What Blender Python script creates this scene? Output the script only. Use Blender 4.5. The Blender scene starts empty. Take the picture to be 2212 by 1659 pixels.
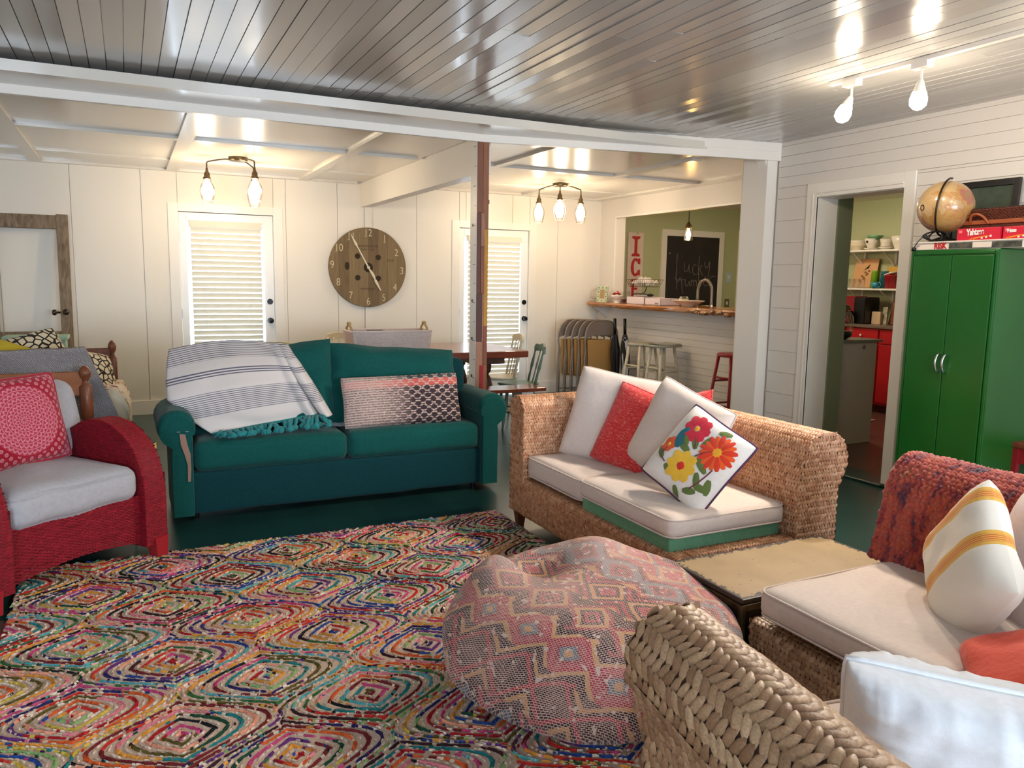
import bpy, math, random
import numpy as np
from math import sin, cos, pi, radians, sqrt, atan2
from mathutils import Vector, Matrix, noise as mnoise

random.seed(7)
SC = bpy.context.scene
COL = SC.collection
MW = {}

# ------------------------------------------------------------------ helpers
def V(*a): return Vector(a)

def lin(c):
    return tuple((x/12.92 if x <= 0.04045 else ((x+0.055)/1.055)**2.4) for x in [v/255.0 for v in c]) + (1.0,)

def settag(o, label=None, cat=None, group=None, kind=None):
    if label: o['label'] = label
    if cat: o['category'] = cat
    if group: o['group'] = group
    if kind: o['kind'] = kind
    return o

def thing(name, label, cat, loc=(0, 0, 0), rz=0.0, group=None, kind=None):
    o = bpy.data.objects.new(name, None); COL.objects.link(o)
    o.empty_display_size = 0.05
    o.location = loc; o.rotation_euler = (0, 0, rz)
    MW[o.name] = Matrix.Translation(loc) @ Matrix.Rotation(rz, 4, 'Z')
    return settag(o, label, cat, group, kind)

def struct(name, label=None):
    o = bpy.data.objects.new(name, None); COL.objects.link(o)
    o.empty_display_size = 0.05
    MW[o.name] = Matrix.Identity(4)
    o['kind'] = 'structure'
    if label: o['label'] = label
    return o

class MB:
    """collects shapes; world coordinates unless built with local=True"""
    def __init__(s):
        s.v = []; s.f = []; s.m = []; s.mi = 0; s.vc = None
    def add(s, vs, fs):
        b = len(s.v); s.v.extend([tuple(p) for p in vs])
        s.f.extend([tuple(i+b for i in f) for f in fs]); s.m.extend([s.mi]*len(fs)); return b
    def box(s, x0, x1, y0, y1, z0, z1, M=None):
        vs = [V(x, y, z) for z in (z0, z1) for y in (y0, y1) for x in (x0, x1)]
        if M is not None: vs = [M @ p for p in vs]
        s.add(vs, [(0, 2, 3, 1), (4, 5, 7, 6), (0, 1, 5, 4), (2, 6, 7, 3), (0, 4, 6, 2), (1, 3, 7, 5)])
        return s
    def cone(s, p0, p1, r0, r1, n=12, cap=True):
        p0 = Vector(p0); p1 = Vector(p1); d = (p1-p0).normalized()
        a = d.orthogonal().normalized(); b = d.cross(a)
        vs = []
        for p, r in ((p0, r0), (p1, r1)):
            for i in range(n):
                t = 2*pi*i/n; vs.append(p + a*cos(t)*r + b*sin(t)*r)
        fs = [(i, (i+1) % n, n+(i+1) % n, n+i) for i in range(n)]
        if cap: fs += [tuple(range(n))[::-1], tuple(range(n, 2*n))]
        s.add(vs, fs); return s
    def lathe(s, prof, c=(0, 0, 0), n=20, M=None, close=False):
        vs = []; fs = []
        for r, z in prof:
            for i in range(n):
                t = 2*pi*i/n; p = V(c[0]+r*cos(t), c[1]+r*sin(t), c[2]+z)
                vs.append(M @ p if M is not None else p)
        for j in range(len(prof)-1):
            for i in range(n):
                fs.append((j*n+i, j*n+(i+1) % n, (j+1)*n+(i+1) % n, (j+1)*n+i))
        if prof[0][0] > 1e-4: fs.append(tuple(range(n))[::-1])
        if prof[-1][0] > 1e-4 and not close: fs.append(tuple((len(prof)-1)*n+i for i in range(n)))
        s.add(vs, fs); return s
    def tube(s, pts, r, n=8, rr=None):
        pts = [Vector(p) for p in pts]; vs = []; fs = []
        prev = None
        for k, p in enumerate(pts):
            d = (pts[min(k+1, len(pts)-1)] - pts[max(k-1, 0)])
            d = d.normalized() if d.length > 1e-9 else V(0, 0, 1)
            if prev is None: a = d.orthogonal().normalized()
            else:
                a = prev - d*prev.dot(d)
                a = a.normalized() if a.length > 1e-6 else d.orthogonal().normalized()
            prev = a; b = d.cross(a); q = rr[k] if rr else r
            for i in range(n):
                t = 2*pi*i/n; vs.append(p + a*cos(t)*q + b*sin(t)*q)
        for k in range(len(pts)-1):
            for i in range(n):
                fs.append((k*n+i, k*n+(i+1) % n, (k+1)*n+(i+1) % n, (k+1)*n+i))
        fs.append(tuple(range(n))[::-1]); fs.append(tuple((len(pts)-1)*n+i for i in range(n)))
        s.add(vs, fs); return s
    def ell(s, c, rx, ry, rz, n=16, m=10, M=None):
        vs = []; fs = []
        for j in range(m+1):
            ph = -pi/2 + pi*j/m
            for i in range(n):
                t = 2*pi*i/n
                p = V(rx*cos(ph)*cos(t), ry*cos(ph)*sin(t), rz*sin(ph))
                if M is not None: p = M @ p
                vs.append(p + Vector(c))
        for j in range(m):
            for i in range(n):
                fs.append((j*n+i, j*n+(i+1) % n, (j+1)*n+(i+1) % n, (j+1)*n+i))
        s.add(vs, fs); return s
    def prism(s, poly, M, h):
        """poly 2D in the M frame's xy, extruded h along its z"""
        n = len(poly)
        vs = [M @ V(x, y, 0) for x, y in poly] + [M @ V(x, y, h) for x, y in poly]
        fs = [(i, (i+1) % n, n+(i+1) % n, n+i) for i in range(n)]
        fs += [tuple(range(n))[::-1], tuple(range(n, 2*n))]
        s.add(vs, fs); return s
    def grid(s, fn, nu, nv):
        vs = [fn(i/nu, j/nv) for j in range(nv+1) for i in range(nu+1)]
        w = nu+1
        s.add(vs, [(j*w+i, j*w+i+1, (j+1)*w+i+1, (j+1)*w+i) for j in range(nv) for i in range(nu)]); return s
    def build(s, name, mat, parent=None, smooth=False, local=False, bevel=0, seg=2, label=None, cat=None, group=None, kind=None, subsurf=0, loc=None):
        inv = None
        L = Matrix.Identity(4)
        if parent is not None:
            PM = MW[parent.name]
            if not local: inv = PM.inverted()
        elif loc is not None:
            L = Matrix.Translation(loc)
            if not local: inv = L.inverted()
        vs = s.v if inv is None else [tuple(inv @ Vector(p)) for p in s.v]
        me = bpy.data.meshes.new(name); me.from_pydata(vs, [], s.f)
        mats = mat if isinstance(mat, (list, tuple)) else [mat]
        for m_ in mats: me.materials.append(m_)
        if len(mats) > 1: me.polygons.foreach_set('material_index', s.m)
        if smooth: me.polygons.foreach_set('use_smooth', [True]*len(me.polygons))
        if s.vc is not None:
            ca = me.color_attributes.new('Col', 'FLOAT_COLOR', 'POINT')
            ca.data.foreach_set('color', np.array(s.vc, dtype=np.float32).ravel())
        me.update()
        o = bpy.data.objects.new(name, me); COL.objects.link(o)
        if parent is not None:
            o.parent = parent; MW[o.name] = MW[parent.name].copy()
        else:
            MW[o.name] = L
            if loc is not None: o.location = loc
        if bevel:
            b = o.modifiers.new('bevel', 'BEVEL'); b.width = bevel; b.segments = seg; b.limit_method = 'ANGLE'; b.angle_limit = radians(40)
        if subsurf:
            b = o.modifiers.new('sub', 'SUBSURF'); b.levels = subsurf; b.render_levels = subsurf
        return settag(o, label, cat, group, kind)

def copy_tree(o, loc=None, rz=None, label=None, par=None):
    c = o.copy(); COL.objects.link(c)
    if par is not None: c.parent = par
    if loc is not None: c.location = loc
    if rz is not None: c.rotation_euler = (0, 0, rz)
    if label: c['label'] = label
    for ch in [x for x in bpy.data.objects if x.parent == o]:
        copy_tree(ch, par=c)
    return c

def frame(center, normal, roll=0.0):
    n = Vector(normal).normalized()
    up = V(0, 0, 1) - n*n.z
    if up.length < 1e-3: up = V(0, 1, 0)
    up.normalize(); r = up.cross(n)
    r2 = r*cos(roll) + up*sin(roll); u2 = -r*sin(roll) + up*cos(roll)
    M = Matrix((r2, u2, n)).transposed().to_4x4(); M.translation = Vector(center)
    return M

# ------------------------------------------------------------------ materials
class NT:
    def __init__(s, name):
        s.mat = bpy.data.materials.new(name); s.mat.use_nodes = True
        s.nt = s.mat.node_tree; s.b = s.nt.nodes['Principled BSDF']
    def n(s, t, **kw):
        x = s.nt.nodes.new(t)
        for k, v in kw.items():
            if k == 'inp':
                for a, b in v.items():
                    if isinstance(b, bpy.types.NodeSocket): s.nt.links.new(b, x.inputs[a])
                    else: x.inputs[a].default_value = b
            else: setattr(x, k, v)
        return x
    def link(s, a, b): s.nt.links.new(a, b)
    def math(s, op, a, b=0.0, c=0.0):
        return s.n('ShaderNodeMath', operation=op, inp={0: a, 1: b, 2: c}).outputs[0]
    def mix(s, f, a, b, mode='MIX'):
        x = s.n('ShaderNodeMix', data_type='RGBA', blend_type=mode)
        for i, v in ((0, f), (6, a), (7, b)):
            if isinstance(v, bpy.types.NodeSocket): s.link(v, x.inputs[i])
            else: x.inputs[i].default_value = v
        return x.outputs[2]
    def coord(s, kind='Object', scale=(1, 1, 1), rot=(0, 0, 0), loc=(0, 0, 0)):
        tc = s.n('ShaderNodeTexCoord')
        return s.n('ShaderNodeMapping', inp={0: tc.outputs[kind], 1: loc, 2: rot, 3: scale}).outputs[0]
    def noise(s, vec, scale=5, detail=2, rough=.5, dist=0.0):
        return s.n('ShaderNodeTexNoise', inp={'Vector': vec, 'Scale': scale, 'Detail': detail, 'Roughness': rough, 'Distortion': dist}).outputs[0]
    def ramp(s, f, stops, interp='LINEAR'):
        x = s.n('ShaderNodeValToRGB'); s.link(f, x.inputs[0]); x.color_ramp.interpolation = interp
        e = x.color_ramp.elements
        while len(e) < len(stops): e.new(0.5)
        for i, (p, c) in enumerate(stops):
            e[i].position = p; e[i].color = c if len(c) == 4 else lin(c)
        return x.outputs[0]
    def bump(s, h, strength=.3, dist=.01):
        x = s.n('ShaderNodeBump', inp={'Strength': strength, 'Distance': dist, 'Height': h})
        s.link(x.outputs[0], s.b.inputs['Normal']); return x
    def base(s, c):
        if isinstance(c, bpy.types.NodeSocket): s.link(c, s.b.inputs['Base Color'])
        else: s.b.inputs['Base Color'].default_value = c
    def done(s, rough=.6, metal=0.0, spec=None, sheen=0.0, coat=0.0):
        s.b.inputs['Roughness'].default_value = rough; s.b.inputs['Metallic'].default_value = metal
        if spec is not None: s.b.inputs['Specular IOR Level'].default_value = spec
        if sheen: s.b.inputs['Sheen Weight'].default_value = sheen
        if coat: s.b.inputs['Coat Weight'].default_value = coat; s.b.inputs['Coat Roughness'].default_value = .1
        return s.mat

def plain(name, rgb, rough=.5, metal=0.0, bump=None, var=None, spec=None, sheen=0.0, coat=0.0):
    t = NT(name); t.base(lin(rgb))
    if var:
        f = t.noise(t.coord(), var[0], 3)
        t.base(t.ramp(f, [(.3, rgb), (.7, var[1])]))
    if bump: t.bump(t.noise(t.coord(), bump[0], 2), bump[1], .005)
    return t.done(rough, metal, spec, sheen, coat)

def fabric(name, rgb, rgb2=None, weave=900, strength=.25, rough=.9, wr=7, wrs=.25, sheen=.2):
    t = NT(name); c = t.coord()
    f = t.noise(c, 60, 3)
    col = t.ramp(f, [(.3, rgb), (.75, rgb2 or tuple(min(255, int(x*1.06+2)) for x in rgb))])
    t.base(col)
    h = t.noise(c, weave*.6, 1)
    b1 = t.n('ShaderNodeBump', inp={'Strength': strength, 'Distance': .0012, 'Height': h})
    b2 = t.n('ShaderNodeBump', inp={'Strength': wrs, 'Distance': .02, 'Height': t.noise(c, wr, 2, .5, .4), 'Normal': b1.outputs[0]})
    t.link(b2.outputs[0], t.b.inputs['Normal'])
    return t.done(rough, 0, .2, sheen)

def wood(name, a, b, rough=.5, scale=(1, 8, 8), sc=4, coat=0.0, bump=.15):
    t = NT(name); c = t.coord(scale=scale)
    f = t.noise(c, sc, 6, .6, .6)
    t.base(t.ramp(f, [(.3, a), (.7, b)])); t.bump(f, bump, .004)
    return t.done(rough, 0, None, 0, coat)

def emis(name, rgb, strength):
    t = NT(name); t.base((0, 0, 0, 1)); t.b.inputs['Emission Color'].default_value = lin(rgb)
    t.b.inputs['Emission Strength'].default_value = strength
    return t.done(.5)

def glassy(name, tint=(255, 255, 255), gloss=.12, alpha=None):
    """thin clear glass: mostly see-through with a fresnel reflection"""
    m = bpy.data.materials.new(name); m.use_nodes = True; nt = m.node_tree
    nt.nodes.remove(nt.nodes['Principled BSDF']); out = nt.nodes['Material Output']
    tr = nt.nodes.new('ShaderNodeBsdfTransparent'); tr.inputs[0].default_value = lin(tint)
    gl = nt.nodes.new('ShaderNodeBsdfGlossy'); gl.inputs['Roughness'].default_value = .03
    lw = nt.nodes.new('ShaderNodeLayerWeight'); lw.inputs[0].default_value = .35
    mp = nt.nodes.new('ShaderNodeMath'); mp.operation = 'MULTIPLY_ADD'; mp.inputs[1].default_value = .7; mp.inputs[2].default_value = gloss*.5
    mx = nt.nodes.new('ShaderNodeMixShader')
    nt.links.new(lw.outputs['Facing'], mp.inputs[0]); nt.links.new(mp.outputs[0], mx.inputs[0])
    nt.links.new(tr.outputs[0], mx.inputs[1]); nt.links.new(gl.outputs[0], mx.inputs[2]); nt.links.new(mx.outputs[0], out.inputs[0])
    return m

def strandmat(name, cols, rough=.55, spec=.5, noise_mix=None):
    """colour picked per strand (mesh island)"""
    t = NT(name); g = t.n('ShaderNodeNewGeometry')
    n = len(cols)
    col = t.ramp(g.outputs['Random Per Island'], [(i/max(1, n-1), c) for i, c in enumerate(cols)])
    st = t.noise(t.coord(scale=(1, 1, 1)), 220, 2)
    col = t.mix(.35, col, t.ramp(st, [(.3, (90, 90, 90)), (.7, (255, 255, 255))]), 'MULTIPLY')
    if noise_mix:
        sc, c2, lo, hi = noise_mix
        f = t.noise(t.coord(), sc, 2, .5, .6)
        fac = t.ramp(f, [(lo, (0, 0, 0)), (hi, (255, 255, 255))])
        col = t.mix(fac, col, lin(c2))
    t.base(col); t.bump(st, .25, .002)
    return t.done(rough, 0, spec)

M = {}
M['wall'] = plain('white_wall_paint', (238, 232, 220), .45, bump=(30, .06))
M['wall_r'] = plain('white_board_paint', (228, 221, 212), .45, bump=(25, .08))
M['trim'] = plain('white_trim_paint', (240, 235, 226), .35, bump=(20, .05))
t = NT('glossy_ceiling_paint')
g = t.n('ShaderNodeNewGeometry')
t.base(t.ramp(g.outputs['Random Per Island'], [(0, (172, 170, 167)), (1, (190, 188, 184))]))
t.bump(t.noise(t.coord(scale=(1, .25, 1)), 14, 4), .12, .004)
M['ceil'] = t.done(.2, 0, .7, 0, .3)
M['ceil2'] = plain('dining_ceiling_paint', (222, 216, 204), .22, bump=(7, .1), spec=.6, coat=.3)
M['green_wall'] = plain('sage_green_paint', (186, 192, 150), .6, bump=(30, .05))
t = NT('teal_painted_floor'); f = t.noise(t.coord(scale=(1, .15, 1)), 9, 5)
t.base(t.ramp(f, [(.3, (16, 50, 48)), (.7, (24, 60, 56))])); t.bump(f, .1, .003); M['floor'] = t.done(.28, 0, .5)
M['kfloor'] = wood('brown_plank_floor', (84, 52, 44), (112, 74, 60), .35, (1, 8, 1), 6)
M['jamb_green'] = plain('dark_sage_paint', (120, 126, 98), .6)

# ------------------------------------------------------------------ weaving of strands
def stitch(mb, P, U, W, N, L, Wd, B, tilt=0.0):
    """one leaf shaped strand"""
    vs = [P - U*(L/2) + N*(tilt*-.5)]
    for tt, k in ((-.37, .58), (-.12, .98), (.14, 1.0), (.38, .56)):
        c = P + U*(L*tt) + N*(tilt*tt)
        vs += [c - W*(Wd/2*k), c + N*(B*(k*.9+.1)), c + W*(Wd/2*k)]
    vs.append(P + U*(L/2) + N*(tilt*.5))
    fs = [(0, 2, 1), (0, 3, 2), (1, 2, 5, 4), (2, 3, 6, 5), (4, 5, 8, 7), (5, 6, 9, 8), (7, 8, 11, 10), (8, 9, 12, 11), (10, 11, 13), (11, 12, 13)]
    mb.add(vs, fs)

def weave(mb, S, Lu, Lv, L, Wd, B, mode='braid', ang=.55, keep=None, jit=.12, du=None, dv=None, tilt=.006):
    e = .002
    if mode == 'braid': pu = du or Wd*.94; pv = dv or L*.56
    else: pu = du or L*.98; pv = dv or Wd*.95
    nv = max(1, int(round(Lv/pv))); nu = max(1, int(round(Lu/pu)))
    pv = Lv/nv; pu = Lu/nu
    for j in range(nv):
        v = (j+.5)*pv
        for i in range(nu + (0 if mode == 'braid' else 1)):
            u = (i+.5)*pu if mode == 'braid' else (i + (.5 if j % 2 else 0))*pu
            if mode == 'basket': u = min(max(u, L*.42), Lu-L*.42)
            u += random.uniform(-jit, jit)*pu*(.6 if mode == 'braid' else .15); vv = v + random.uniform(-jit, jit)*pv*.5
            u = min(max(u, .001), Lu-.001); vv = min(max(vv, .001), Lv-.001)
            if keep and not keep(u, vv): continue
            P = S(u, vv); Su = (S(min(u+e, Lu), vv) - S(max(u-e, 0), vv)); Sv = (S(u, min(vv+e, Lv)) - S(u, max(vv-e, 0)))
            if Su.length < 1e-7 or Sv.length < 1e-7: continue
            Su.normalize(); Sv.normalize(); N = Su.cross(Sv); N.normalize(); Sv = N.cross(Su)
            if mode == 'braid':
                a = ang if j % 2 else -ang
                a += random.uniform(-.12, .12)
                D = Sv*cos(a) + Su*sin(a)
            else:
                a = random.uniform(-.05, .05); D = Su*cos(a) + Sv*sin(a)
            W = N.cross(D)
            k = random.uniform(.88, 1.12)
            stitch(mb, P, D, W, N, L*k, Wd*random.uniform(.9, 1.1), B*k, tilt)

def dense(poly, step=.02):
    out = []
    for a, b in zip(poly[:-1], poly[1:]):
        n = max(1, int((Vector(b)-Vector(a)).length/step))
        for i in range(n): out.append(Vector(a).lerp(Vector(b), i/n))
    out.append(Vector(poly[-1])); return out

def chaikin(poly, k=2, closed=False):
    pts = [Vector(p) for p in poly]
    for _ in range(k):
        q = [] if closed else [pts[0]]
        rng = range(len(pts)) if closed else range(len(pts)-1)
        for i in rng:
            a = pts[i]; b = pts[(i+1) % len(pts)]
            q += [a.lerp(b, .25), a.lerp(b, .75)]
        if not closed: q.append(pts[-1])
        pts = q
    return pts

def extr_surf(prof, O, A, Bv, E, L):
    """profile in (A,B) plane extruded along E"""
    prof = dense(prof); cum = [0]
    for a, b in zip(prof[:-1], prof[1:]): cum.append(cum[-1]+(b-a).length)
    arr = np.array(cum); px = np.array([p[0] for p in prof]); py = np.array([p[1] for p in prof])
    O = Vector(O); A = Vector(A); Bv = Vector(Bv); E = Vector(E)
    def S(u, v):
        return O + A*float(np.interp(v, arr, px)) + Bv*float(np.interp(v, arr, py)) + E*u
    return S, L, cum[-1]

def inside(poly, x, y):
    c = False; n = len(poly); j = n-1
    for i in range(n):
        xi, yi = poly[i][0], poly[i][1]; xj, yj = poly[j][0], poly[j][1]
        if (yi > y) != (yj > y) and x < (xj-xi)*(y-yi)/(yj-yi)+xi: c = not c
        j = i
    return c

def woven_extrude(under, strands, prof, O, A, Bv, E, L, sl, sw, sb, mode='braid', cap0=True, cap1=True, flip=False, **kw):
    """woven skin over an extruded profile, plus woven caps; under = plain dark body"""
    Av, Bvv, Ev = Vector(A), Vector(Bv), Vector(E)
    pr = [Vector(p) for p in prof]
    n = len(pr)
    vs = [Vector(O)+Av*p[0]+Bvv*p[1] for p in pr] + [Vector(O)+Av*p[0]+Bvv*p[1]+Ev*L for p in pr]
    fs = [(i, (i+1) % n, n+(i+1) % n, n+i) for i in range(n)] + [tuple(range(n))[::-1], tuple(range(n, 2*n))]
    under.add(vs, fs)
    S, Lu, Lv = extr_surf(pr, O, A, Bv, E, L)
    cen = sum((Vector(O)+Av*p[0]+Bvv*p[1]+Ev*L/2 for p in pr), Vector((0, 0, 0)))/len(pr); tot = 0
    for q in range(1, 12):
        vv = Lv*q/12; P_ = S(L/2, vv); N_ = (S(L/2+.01, vv)-P_).cross(S(L/2, vv+.005)-S(L/2, vv-.005))
        if N_.length > 0: tot += N_.normalized().dot(P_-cen)
    if tot < 0: S0 = S; S = lambda u, v: S0(Lu-u, v)
    flip = False
    weave(strands, S, Lu, Lv, sl, sw, sb, mode, **kw)
    x0 = min(p[0] for p in pr); x1 = max(p[0] for p in pr); y0 = min(p[1] for p in pr); y1 = max(p[1] for p in pr)
    for c, on in ((0, cap0), (1, cap1)):
        if not on: continue
        Oc = Vector(O) + Ev*(L if c else 0)
        if (c == 1) != flip:
            Sc = lambda u, v, Oc=Oc: Oc + Av*(x1-u) + Bvv*(y0+v)
            kp = lambda u, v: inside(pr, x1-u, y0+v)
        else:
            Sc = lambda u, v, Oc=Oc: Oc + Av*(x0+u) + Bvv*(y0+v)
            kp = lambda u, v: inside(pr, x0+u, y0+v)
        # make sure the normal points outwards
        nrm = (Sc(.1, 0)-Sc(0, 0)).cross(Sc(0, .1)-Sc(0, 0))
        if nrm.dot(Ev*(1 if c else -1)) < 0:
            if (c == 1) != flip:
                Sc = lambda u, v, Oc=Oc: Oc + Av*(x0+u) + Bvv*(y0+v); kp = lambda u, v: inside(pr, x0+u, y0+v)
            else:
                Sc = lambda u, v, Oc=Oc: Oc + Av*(x1-u) + Bvv*(y0+v); kp = lambda u, v: inside(pr, x1-u, y0+v)
        weave(strands, Sc, x1-x0, y1-y0, sl, sw, sb, mode, keep=kp, **kw)

# ------------------------------------------------------------------ soft shapes
def pillow_fn(w, h, t, seed=0, dent=.06, wr=.012, sq=.5, puck=.0):
    off = V(seed*3.1, seed*1.7, seed*.9)
    def S(u, v, side):
        x = w/2*u*(1 - dent*(1-v*v)*abs(u)); y = h/2*v*(1 - dent*(1-u*u)*abs(v))
        rc = 1 - .045*(u*v)**4; x *= rc; y *= rc
        k = max(0.0, (1-u**4)*(1-v**4))**sq
        z = side*t/2*k
        z += wr*mnoise.noise(V(x*5, y*5, side)+off)*k
        z += wr*.6*mnoise.noise(V(x*14, y*14, side*2)+off)*k*(1-.3*k)
        z -= side*wr*1.2*abs(u*v)**2*abs(mnoise.noise(V(x*22, y*22, 0)+off))*k
        if puck:
            eu, ev = abs(u)**3, abs(v)**3
            z += side*puck*k**.3*(ev*abs(mnoise.noise(V(x*38, side, 0)+off)) + eu*abs(mnoise.noise(V(y*38, side, 5)+off)))
        return V(x, y, z)
    return S

def pillow(name, mat, Mx, w, h, t, parent=None, seed=0, n=26, dent=.06, wr=.012, piping=None, pr=.004, sq=.5, puck=0.0, label=None, cat=None, group=None):
    S = pillow_fn(w, h, t, seed, dent, wr, sq, puck)
    mb = MB()
    def ss(a): return math.copysign(1-(1-abs(a))**1.6, a)
    for side in (1, -1):
        mb.grid(lambda a, b: S(ss((a*2-1)*side), ss(b*2-1), side), n, n)
    root = None
    if parent is None:
        root = bpy.data.objects.new(name, None) if piping is not None else None
    if root is not None:
        COL.objects.link(root); root.matrix_world = Mx; root.empty_display_size = .05
        MW[root.name] = Mx.copy(); settag(root, label, cat, group)
        o = mb.build('cover', mat, root, True, True)
        pts = []
        for k in range(4):
            for i in range(14):
                a = -1+2*i/14
                u, v = [(a, -1), (1, a), (-a, 1), (-1, -a)][k]
                p = S(u, v, 1); pts.append(V(p.x*1.005, p.y*1.005, 0))
        pts.append(pts[0]); pm = MB().tube(pts, pr, 6)
        pm.build('piping', piping, root, True, True)
        return root, S
    o = mb.build(name, mat, parent, True, True, label=label, cat=cat, group=group)
    if parent is None:
        o.matrix_world = Mx; MW[o.name] = Mx.copy()
    else:
        o.matrix_local = Mx
        MW[o.name] = MW[parent.name] @ Mx
    return o, S

def cushion_mb(mb, x0, x1, y0, y1, z0, z1, r=.03, puff=.012, n=12, Mx=None, seed=0, wr=.006):
    c = V((x0+x1)/2, (y0+y1)/2, (z0+z1)/2); hx, hy, hz = (x1-x0)/2, (y1-y0)/2, (z1-z0)/2
    r = min(r, hx, hy, hz)
    ts = sorted(set([-1+2*i/n for i in range(n+1)] + [-.97, -.93, .97, .93]))
    def pt(p):
        q = V(p[0]*hx, p[1]*hy, p[2]*hz)
        i = V(max(-hx+r, min(hx-r, q.x)), max(-hy+r, min(hy-r, q.y)), max(-hz+r, min(hz-r, q.z)))
        d = q-i
        if d.length > 1e-9: q = i + d.normalized()*r
        q.z += math.copysign(1, p[2])*puff*(1-p[0]**4)*(1-p[1]**4)*min(1, abs(p[2]))
        q.x += p[0]*puff*.5*(1-p[2]**2)*(1-p[1]**4); q.y += p[1]*puff*.5*(1-p[2]**2)*(1-p[0]**4)
        q += V(0, 0, wr*mnoise.noise(q*6+V(seed, 0, 0)))
        q += c
        return Mx @ q if Mx is not None else q
    for ax in range(3):
        for sg in (1, -1):
            k = len(ts); vs = []
            tb = ts if ax != 2 else ts
            for b in ts:
                for a in ts:
                    p = [0, 0, 0]; p[ax] = sg; p[(ax+1) % 3] = a*sg; p[(ax+2) % 3] = b; vs.append(pt(p))
            mb.add(vs, [(j*k+i, j*k+i+1, (j+1)*k+i+1, (j+1)*k+i) for j in range(k-1) for i in range(k-1)])
    return mb

def rim(mb, x0, x1, y0, y1, z, r=.03, pr=.0045, Mx=None, off=.0):
    pts = []
    for cx, cy, a0 in ((x1-r, y1-r, 0), (x0+r, y1-r, 90), (x0+r, y0+r, 180), (x1-r, y0+r, 270)):
        for k in range(5):
            a = radians(a0+k*22.5); pts.append(V(cx+(r+off)*cos(a), cy+(r+off)*sin(a), z))
    pts.append(pts[0])
    if Mx is not None: pts = [Mx @ p for p in pts]
    # subdivide the long runs so that the cord follows
    mb.tube(pts, pr, 6)

def text_mesh(name, body, mat, Mx, size, parent, depth=.001, align='CENTER', label=None, bold=0.0, sx=1.0):
    cu = bpy.data.curves.new(name+'_curve', 'FONT'); cu.body = body; cu.size = size; cu.extrude = depth; cu.align_x = align; cu.align_y = 'CENTER'
    cu.offset = bold
    tmp = bpy.data.objects.new('tmp', cu); COL.objects.link(tmp)
    dg = bpy.context.evaluated_depsgraph_get(); dg.update()
    me = bpy.data.meshes.new_from_object(tmp.evaluated_get(dg)); me.name = name
    bpy.data.objects.remove(tmp)
    me.materials.clear(); me.materials.append(mat)
    loc = MW[parent.name].inverted() @ Mx @ Matrix.Diagonal((sx, 1, 1, 1))
    me.transform(loc)
    o = bpy.data.objects.new(name, me); COL.objects.link(o); o.parent = parent; MW[o.name] = MW[parent.name].copy()
    if label: o['label'] = label
    return o

def wallframe(x, y, z, facing='-Y'):
    """frame for flat things: local x right, y up, z out of the wall towards the viewer"""
    n = {'-Y': V(0, -1, 0), '-X': V(-1, 0, 0), '+Z': V(0, 0, 1)}[facing]
    if facing == '+Z': r, u = V(1, 0, 0), V(0, 1, 0)
    else: u = V(0, 0, 1); r = u.cross(n)
    Mx = Matrix((r, u, n)).transposed().to_4x4(); Mx.translation = V(x, y, z); return Mx

# =================================================================== THE SETTING
XL, XR, YB, YF = -3.0, 4.9, 8.85, -2.4      # left wall, right wall, back wall, wall behind the camera
XD = 5.65                                    # right side of the dining end (bar wall)
ZC, ZD = 2.61, 2.52                          # ceilings
XK, YK = 8.3, 3.0                            # kitchen

mb = MB(); mb.box(XL, 4.93, YF, YB+.1, -.05, 0); mb.box(4.93, XD+.02, 5.2, YB+.1, -.05, 0)
fl = mb.build('floor', M['floor'], kind='structure')
mb = MB(); mb.box(4.93, XK, YK, 5.2, -.05, -.001); mb.box(XD+.02, XK, 5.2, YB, -.05, -.001)
mb.build('floor_kitchen', M['kfloor'], kind='structure')
mb = MB(); mb.box(4.84, 5.11, 3.73, 4.56, 0, .022)
mb.build('trim_threshold', M['floor'], kind='structure', bevel=.006)

# living room ceiling: painted tongue and groove boards, running towards the dining end
mb = MB()
k = -28
while True:
    x0 = -.5755 + .0873*k + .0022; x1 = x0 + .0873 - .0044; k += 1
    if x0 > XR: break
    if x1 < XL: continue
    cuts = [YF, 5.5]
    cuts += [random.uniform(-1.5, 1), random.uniform(1.6, 3.6)] if random.random() < .55 else [random.uniform(0, 3)]
    if x0 > .7: cuts.append(4.93 + .07*(k % 2) - max(0, x0-2.4)*.16)
    cuts.sort(); dz = random.uniform(-.0008, .0008)
    for a, b in zip(cuts[:-1], cuts[1:]):
        if b-a < .05: continue
        tl = random.uniform(-.0022, .0022)
        vs = [(x0, a+.0015, ZC+dz+tl), (x1, a+.0015, ZC+dz-tl), (x1, b-.0015, ZC+dz-tl), (x0, b-.0015, ZC+dz+tl)]
        mb.add(vs + [(p[0], p[1], ZC+.02) for p in vs], [(0, 1, 2, 3)[::-1], (4, 5, 6, 7), (0, 1, 5, 4), (1, 2, 6, 5), (2, 3, 7, 6), (3, 0, 4, 7)])
mb.box(XL, XR+.02, YF, 5.5, ZC+.021, ZC+.08)
mb.build('ceiling', M['ceil'], kind='structure')

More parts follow.
